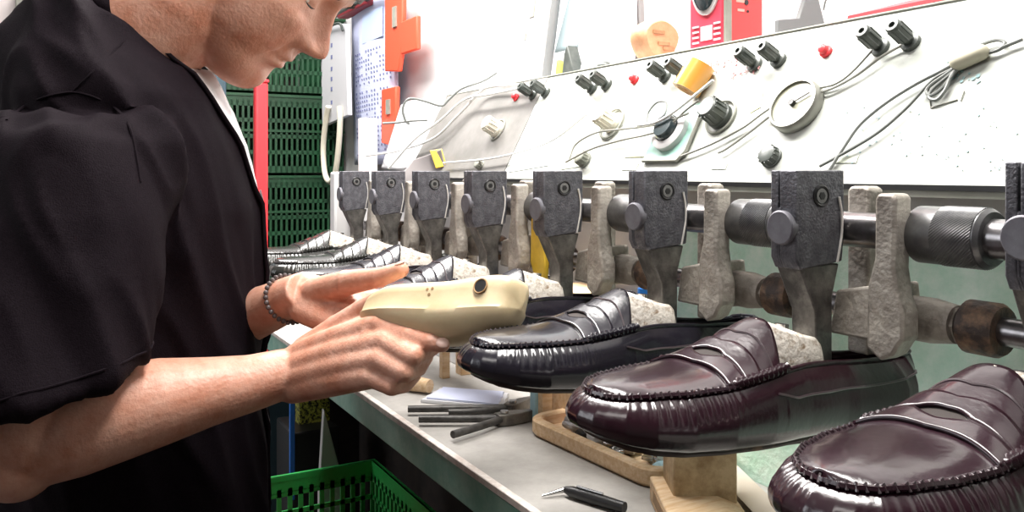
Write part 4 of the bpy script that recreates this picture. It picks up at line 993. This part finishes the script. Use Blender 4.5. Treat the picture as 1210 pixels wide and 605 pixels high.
# left arm (far side)
LS, LE, LW = Vector((.045, 1.14, -.01)), Vector((.115, 1.085, -.225)), W(348, 350, .875)
body.chain([LS, LS.lerp(LE, .5), LE], [.048, .046, .040], 18)
limb(body, [mixp(LE, LW, t, dz) for t, dz in ((-.08, 0), (0, 0), (.2, .003), (.4, .004), (.65, .002), (.85, 0), (1.0, 0), (1.08, 0))],
     [(.026, .028), (.037, .037), (.041, .041), (.039, .038), (.032, .030), (.028, .025), (.028, .022), (.028, .020)])
# right hand: back of the hand faces the camera, index laid along the underside of the last
def fing(pts, rr):
    body.chain(pts, rr, 14)
    for p, r in zip(pts[1:-1], rr[1:-1]): body.ellipsoid(p, (r * 1.06,) * 3, None, 12, 8)
w0 = RW
K = {'i': W(449, 384, 0.7397), 'm': W(455, 404, 0.7221), 'r': W(449, 425, 0.7159), 'p': W(438, 445, 0.7178)}
wr = {'i': W(352, 421, 0.8038), 'm': W(348, 434, 0.7939), 'r': W(346, 448, 0.7894), 'p': W(346, 460, 0.7912)}
for k in 'imrp': body.chain([wr[k], wr[k].lerp(K[k], .5) + Vector((0, 0, .001)), K[k]], [0.0135, 0.0135, 0.0106], 16)
for a, b in (('i', 'm'), ('m', 'r'), ('r', 'p')):
    for t in (.0, .25, .5, .72, .88): body.capsule(wr[a].lerp(K[a], t), wr[b].lerp(K[b], t), .0119 - .002 * t, None, 12)
fing([K['i'], W(484, 398, 0.7149), W(508, 404, 0.7047), W(523, 408, 0.7027)], [0.0106, 0.0090, 0.0077, 0.0063])
fing([K['m'], W(487, 421, 0.6997), W(503, 415, 0.7127), W(517, 407, 0.7258)], [0.0103, 0.0092, 0.0079, 0.0067])
fing([K['r'], W(478, 440, 0.6978), W(494, 434, 0.7117), W(504, 421, 0.7278)], [0.0101, 0.0088, 0.0077, 0.0065])
fing([K['p'], W(463, 457, 0.7034), W(478, 455, 0.7142), W(490, 444, 0.7256)], [0.0090, 0.0077, 0.0068, 0.0059])
fing([W(362, 414, 0.8061), W(398, 388, 0.7991), W(428, 366, 0.7841), W(450, 352, 0.7639)], [0.0144, 0.0126, 0.0099, 0.0077])
body.capsule(W(375, 412, 0.7923), W(430, 385, 0.7648), .0122, .010)
# left hand: far side of the last, thumb along its top edge
K2 = {'i': W(425, 352, 0.8492), 'm': W(424, 364, 0.8362), 'r': W(418, 376, 0.8274), 'p': W(409, 388, 0.8213)}
w2 = {'i': W(362, 338, 0.8725), 'm': W(359, 347, 0.8646), 'r': W(357, 357, 0.8581), 'p': W(357, 366, 0.8546)}
for k in 'imrp': body.chain([w2[k], w2[k].lerp(K2[k], .5), K2[k]], [0.0137, 0.0132, 0.0105], 16)
for a, b in (('i', 'm'), ('m', 'r'), ('r', 'p')):
    for t in (.0, .25, .5, .75): body.capsule(w2[a].lerp(K2[a], t), w2[b].lerp(K2[b], t), .0118 - .002 * t, None, 12)
fing([K2['i'], W(452, 352, 0.8544), W(478, 358, 0.8422), W(497, 365, 0.8276)], [0.0102, 0.0086, 0.0076, 0.0064])
fing([K2['m'], W(448, 370, 0.8423), W(470, 378, 0.8269), W(488, 384, 0.8100)], [0.0102, 0.0087, 0.0076, 0.0066])
fing([K2['r'], W(440, 386, 0.8270), W(458, 394, 0.8128), W(474, 398, 0.7991)], [0.0098, 0.0086, 0.0075, 0.0064])
fing([K2['p'], W(428, 397, 0.8174), W(444, 403, 0.8037), W(458, 406, 0.7907)], [0.0089, 0.0076, 0.0067, 0.0058])
fing([W(372, 344, 0.8536), W(410, 334, 0.8272), W(448, 328, 0.8007), W(474, 319, 0.7859)], [0.0141, 0.0126, 0.0098, 0.0077])
person = thing('person', 'man in a black short-sleeved shirt leaning over and holding a beige last in both hands', 'person', (.085, 1.0, -CZ))
bme = remeshed(body, .0021, 3)
skin = link_mesh('body', bme, m_skin, person)
# --- shirt
sh = MB()
sh.rings([ell((.085, 1.03, -.66), .135, .168, ex=2.4), ell((.088, 1.03, -.50), .135, .170, ex=2.4), ell((.090, 1.03, -.30), .134, .170, ex=2.4), ell((.090, 1.03, -.15), .132, .170, ex=2.4), ell((.085, 1.025, -.04), .128, .168, ex=2.4),
          ell((.072, 1.015, .03), .122, .160, ex=2.2), ell((.062, 1.002, .075), .110, .145, ex=2.1), ell((.054, .990, .110), .098, .116), ell((.058, .980, .135), .080, .090, tilt=-.35), ell((.068, .974, .150), .070, .076, tilt=-.6)], True)
def sleeve(S, rings): sh.rings([ell(c, a, b, n=36, tilt=t) for c, a, b, t in rings])
sleeve(0, [((.045, .925, .050), .060, .050, 0), ((.044, .885, .050), .070, .058, 0), ((.038, .862, .028), .076, .060, 0), ((.022, .842, -.04), .082, .063, .0), ((.008, .826, -.11), .086, .064, .08), ((.000, .812, -.168), .088, .064, .18), ((-.002, .808, -.182), .086, .062, .20)])
sleeve(0, [((.050, 1.10, .045), .062, .052, 0), ((.050, 1.135, .02), .072, .060, 0), ((.050, 1.155, -.06), .078, .066, 0), ((.055, 1.16, -.15), .080, .068, 0), ((.056, 1.16, -.165), .078, .066, 0)])
sme = remeshed(sh, .0042, 6)
co_ = np.empty(len(sme.vertices) * 3); sme.vertices.foreach_get('co', co_); co_ = co_.reshape(-1, 3)
no_ = np.empty(len(sme.vertices) * 3); sme.vertices.foreach_get('normal', no_); no_ = no_.reshape(-1, 3)
def fold(p):
    x, y, z = p; d = 0
    # long folds falling from the shoulder down the chest, and slack rings round the sleeve
    q = Vector((x * 6 + z * 2.2, y * 6, z * .9)); n1 = noise.noise(q * 1.9 + Vector((3, 1, 2)))
    d += .0095 * (1 - abs(n1) * 3.4) ** 1.3 if abs(n1) < .29 else 0
    n2 = noise.noise(Vector((x * 22 + z * 9, y * 16, z * 5)) + Vector((9, 4, 1))); d += .0045 * (1 - min(abs(n2) * 3.6, 1))
    d += .004 * noise.noise(Vector((x * 9, y * 9, z * 7)))
    return d
for i in range(len(co_)):
    p = co_[i]; f_ = fold(p)
    # sleeve seam over the shoulder
    co_[i] = p + no_[i] * (f_ - .003)
sme.vertices.foreach_set('co', co_.ravel()); sme.update()
shirt = link_mesh('shirt', sme, m_shirt, person)
# seam of the sleeve, collar band, placket, undershirt
mb = MB(); arc = []
for k in range(25):
    q = math.radians(-20 + 190 * k / 24); arc.append(Vector((.044 + .078 * math.cos(q), .893 + .012 * math.sin(q * 2), .02 + .066 * math.sin(q))))
from mathutils.bvhtree import BVHTree
bv = BVHTree.FromPolygons([v.co.copy() for v in sme.vertices], [tuple(p.vertices) for p in sme.polygons])
def snap(p, off=.001):
    l, n, i, d = bv.find_nearest(Vector(p)); return l + n * off if l else Vector(p)
def drape(p, dirn, off=.001):                     # push a point onto the shirt along a direction
    l, n, i, d = bv.ray_cast(Vector(p) + Vector(dirn) * .5, -Vector(dirn)); return l + n * off if l else snap(p, off)
def on_shirt(px, py):
    d = W(px, py, 1).normalized(); l, n, i_, dd = bv.ray_cast(Vector((0, 0, 0)), d); return l if l else W(px, py, .8)
mb.tube(spline([on_shirt(*q) for q in ((8, 142), (28, 126), (55, 114), (85, 109), (112, 115), (136, 128), (152, 148), (160, 178), (166, 215))], 8), .0013, 6); obj('sleeve_seam', mb, m_shirt, shirt, world=True)
mb = MB(); mb.tube(spline([on_shirt(*q) for q in ((85, 109), (110, 84), (135, 60), (160, 34))], 8), .0009, 6); obj('yoke_seam', mb, m_shirt, shirt, world=True)
hem = [snap(Vector((-.001 + .088 * math.cos(q), .810 + .064 * math.sin(q), -.168 + .018 * math.cos(q))), .0003) for q in (2 * math.pi * j / 48 for j in range(49))]
mb = MB(); mb.tube(hem, .0011, 6); obj('sleeve_hem', mb, m_shirt, shirt, world=True)
# open front: white undershirt strip with dark piping either side, following the chest
def chest(z, v): return drape((.1, v, z), (1, 0, 0), .0)
G = []; 
for i in range(40):
    z = .128 - .168 * i / 39; wv = .050 * (1 - i / 39) ** .8 + .003; row = []
    for j in range(9):
        v = .955 + (j / 8 - .5) * 2 * wv * .8; row.append(chest(z, v) + Vector((.0015, 0, 0)))
    G.append(row)
obj('undershirt', MB().grid(G), m_under, person, world=True, solid=.001, soff=0)
for s_ in (-1, 1):
    pl_ = [chest(.150 - .74 * i / 60, .955 + s_ * (.8 * (.050 * max(0, 1 - max(0, i / 60 * .74 - .0) / .19) ** .8 + .004))) + Vector((.002, 0, 0)) for i in range(61)]
    G = [[p + Vector((0, d, 0)) for d in (-.006, 0, .006)] for p in pl_]
    obj('placket', MB().grid(G), m_shirt, shirt, world=True, solid=.004, soff=0)
mb = MB()
mb.tube([chest(.12 - .70 * i / 60, .952) + Vector((.0042, 0, 0)) for i in range(12, 61)], .0012, 6); obj('placket_piping', mb, mat('grey_piping', (.22, .22, .24), .7), shirt, world=True)
band = MB(); R = [ell((.0745 + .0035 * k, .988, .140 + .010 * k), .074 - .001 * k, .080 - .001 * k, n=60, tilt=-.62) for k in range(3)]
band.grid(R, close=True); obj('collar_band', band, m_shirt, shirt, world=True, solid=.003, soff=0)
# trousers, shoes, hair, eyes, bracelet
tr = MB(); tr.rings([ell((.083, 1.0, -.42), .118, .178, ex=2.3), ell((.083, 1.0, -.60), .120, .182, ex=2.3), ell((.083, 1.0, -.66), .112, .178, ex=2.3)])
for q, v in ((-1, .90), (1, 1.10)): tr.rings([ell((.083, v, -.52), .098, .090, n=30), ell((.083, v + q * .01, -.78), .080, .080, n=30), ell((.075, v + q * .018, -1.0), .068, .066, n=30), ell((.072, v + q * .02, -1.165), .064, .062, n=30)])
link_mesh('trousers', remeshed(tr, .008, 4), m_trouser, person)
for q, v in ((-1, .90), (1, 1.10)):
    s = MB(); s.chain([Vector((.03, v + q * .02, -1.182)), Vector((.12, v + q * .03, -1.184)), Vector((.22, v + q * .036, -1.188))], [.037, .036, .031]); o = link_mesh('work_shoe', remeshed(s, .006, 3), m_black, person)
R = []
for i in range(20):
    U = .03 + .092 * i / 19; row = []
    for j in range(60):
        p = head_point(min(U, .1185), 2 * math.pi * j / 60); c_ = Vector((-.01, 0, .01)); row.append(HM @ (p + (p - c_).normalized() * .006 + Vector((0, 0, .003 if i == 19 else 0))))
    R.append(row)
hair = MB(); hair.rings(R); R = []
for i in range(16):
    U = -.05 + .085 * i / 15; row = []
    for j in range(30):
        w_a = 62 + 38 * min(1, i / 15) ** .6; a = math.radians(180 - w_a + 2 * w_a * j / 29); p = head_point(U, a); c_ = Vector((-.01, 0, 0)); row.append(HM @ (p + (p - c_).normalized() * .005))
    R.append(row)
g = MB().grid(R); hair.add(g.v, g.f); obj('hair', hair, m_hair, person, world=True)
for q in (-1, 1):
    e = MB(); M = HM @ Matrix.Translation((.0612, q * .033, -.0025)); e.ellipsoid((0, 0, 0), (.0118, .0122, .0118)); e.v = [tuple(M @ Vector(v)) for v in e.v]; ey = obj('eyeball', e, mat('eye_white', (.75, .7, .66), .2), person, world=True)
    e = MB(); e.ellipsoid((.0085, 0, -.0045), (.0042, .0052, .0052)); e.v = [tuple(M @ Vector(v)) for v in e.v]; obj('iris', e, m_black, ey, world=True)
    e = MB()
    for i in range(60):
        s = .016 + .036 * random.random(); U = .0165 + .006 * math.sin((s - .016) / .036 * math.pi) + random.uniform(-.002, .003)
        p = head_point(U, 0); best = None
        # find the surface at this lateral offset
        aa = math.asin(min(1, (s / .075) ** 1.17)); p = head_point(U, q * aa); e.tube([HM @ (p + Vector((-.001, 0, 0))), HM @ (p + Vector((.0025, q * .004, .003)))], [.0007, .0002], 4)
    obj('eyebrow', e, m_hair, person, world=True)
    e = MB(); P = []
    for k in range(13):
        s = .0215 + .023 * k / 12; aa = math.asin(min(1, (s / .075) ** 1.17)); U = -.0042 - .0016 * math.sin(math.pi * k / 12); P.append(HM @ (head_point(U, q * aa) + Vector((.0004, 0, 0))))
    e.tube(P, [.0003 + .0008 * math.sin(math.pi * k / 12) for k in range(13)], 6); obj('eyelash_line', e, m_hair, person, world=True)
ax = (LW - LE).normalized(); s1 = ax.cross(Vector((0, 0, 1))).normalized(); s2 = s1.cross(ax); cw = LE.lerp(LW, .965)
bt = MB()
for j in range(30):
    a = 2 * math.pi * j / 30; bt.ellipsoid(cw + s1 * .0295 * math.cos(a) + s2 * .0255 * math.sin(a), (.0026,) * 3, None, 8, 6)
obj('bracelet', bt, mat('dark_beads', (.12, .10, .10), .3), person, world=True)
# finger nails
def nail(pa, pb, r, side, par):
    d = (pb - pa).normalized(); s = d.cross(side).normalized(); n_ = s.cross(d).normalized()
    if n_.dot(side) < 0: n_ = -n_
    M = Matrix(((d.x, s.x, n_.x), (d.y, s.y, n_.y), (d.z, s.z, n_.z))).to_4x4(); M = Matrix.Translation(pb + n_ * r * .80) @ M
    mb = MB(); mb.ellipsoid((0, 0, 0), (.0058, .0046, .0014), None, 14, 8); mb.v = [tuple(M @ Vector(v)) for v in mb.v]; obj('nail', mb, m_tip, par, world=True)
nail(W(508, 404, 0.7047), W(524, 408, 0.7022), .0070, Vector((-.2, -1, .5)), skin)
nail(W(448, 328, 0.8007), W(475, 319, 0.7856), .0085, Vector((0, -.4, 1)), skin)
# ------------------------------------------------------------------ the beige last held in both hands
T_, H_ = W(434, 372, .785), W(607, 364, .675)
AX = Vector(((H_ - T_).x, (H_ - T_).y, 0)); LL = AX.length; AX.normalize(); AY = Vector((AX.y, -AX.x, 0))
if AY.y > 0: AY = -AY                               # towards the camera side
TOP = [(0, .0), (.03, .010), (.10, .0185), (.22, .0245), (.40, .0255), (.60, .0265), (.80, .030), (.92, .030), (.975, .024), (1, .006)]
BOT = [(0, -.004), (.03, -.012), (.12, -.020), (.28, -.028), (.45, -.034), (.60, -.0345), (.76, -.031), (.90, -.024), (.97, -.015), (1, -.002)]
HWD = [(0, .004), (.03, .016), (.10, .027), (.25, .037), (.42, .038), (.58, .033), (.75, .030), (.90, .027), (.97, .018), (1, .003)]
R = []
for i in range(70):
    t = .5 - .5 * math.cos(math.pi * i / 69); base = T_ + AX * LL * t; base.z = T_.z + (H_.z - T_.z) * t
    zt_, zb_, hw_ = .86 * sinterp(t, TOP), .86 * sinterp(t, BOT), max(.002, .86 * sinterp(t, HWD)); ring = []
    for j in range(48):
        a = 2 * math.pi * j / 48; c_, s_ = math.cos(a), math.sin(a)
        if s_ >= 0: x = hw_ * .90 * abs(c_) ** .42 * (1 if c_ > 0 else -1); z = zt_ * s_ ** .35; x *= 1 - .10 * s_
        else: x = hw_ * abs(c_) ** .85 * (1 if c_ > 0 else -1); z = zb_ * abs(s_) ** .9; x *= 1 - 0.1 * (1 - abs(s_)) * 0
        ring.append(base + AY * x + Vector((0, 0, z)))
    R.append(ring)
hl = thing('beige_last', 'beige plastic shoe last held by the man in both hands', 'shoe last', T_.lerp(H_, .5))
rollM = Matrix.Translation(T_) @ Matrix.Rotation(math.radians(-22), 4, AX) @ Matrix.Translation(-T_)
R = [[rollM @ p for p in r] for r in R]
lm = obj('last_body', MB().rings(R), m_beige, hl, world=True)
lbv = BVHTree.FromPolygons([Vector(p) for r in R for p in r], [(i * 48 + j, i * 48 + (j + 1) % 48, (i + 1) * 48 + (j + 1) % 48, (i + 1) * 48 + j) for i in range(69) for j in range(48)])
def on_last(px, py):
    d = W(px, py, 1).normalized(); l, n, i, dd = lbv.ray_cast(Vector((0, 0, 0)), d)
    return (l, n if n.dot(d) < 0 else -n) if l else (W(px, py, .86), Vector((0, 0, 1)))
l, n = on_last(568, 338)
obj('pin_hole', MB().cyl(l - n * .004, l + n * .0006, .0058, 24), m_black, hl, world=True)
obj('hole_rim', MB().tube([l + n * .0004 + (n.orthogonal().normalized() * math.cos(q) + n.cross(n.orthogonal().normalized()) * math.sin(q)) * .0062 for q in (2 * math.pi * j / 30 for j in range(31))], .0008, 6), m_darkwood, hl, world=True)
dots = MB()
for px, py in ((505, 342), (511, 341), (507, 348)):
    l, n = on_last(px, py); obj('nail_dent', MB().cyl(l - n * .001, l + n * .0003, .0014, 10), m_darkwood, hl, world=True)
# ------------------------------------------------------------------ everything above was laid out from eye level; set it on the floor
for o in list(C.objects):
    if o.parent is None and o.type not in ('CAMERA', 'LIGHT'): o.location.z += CZ
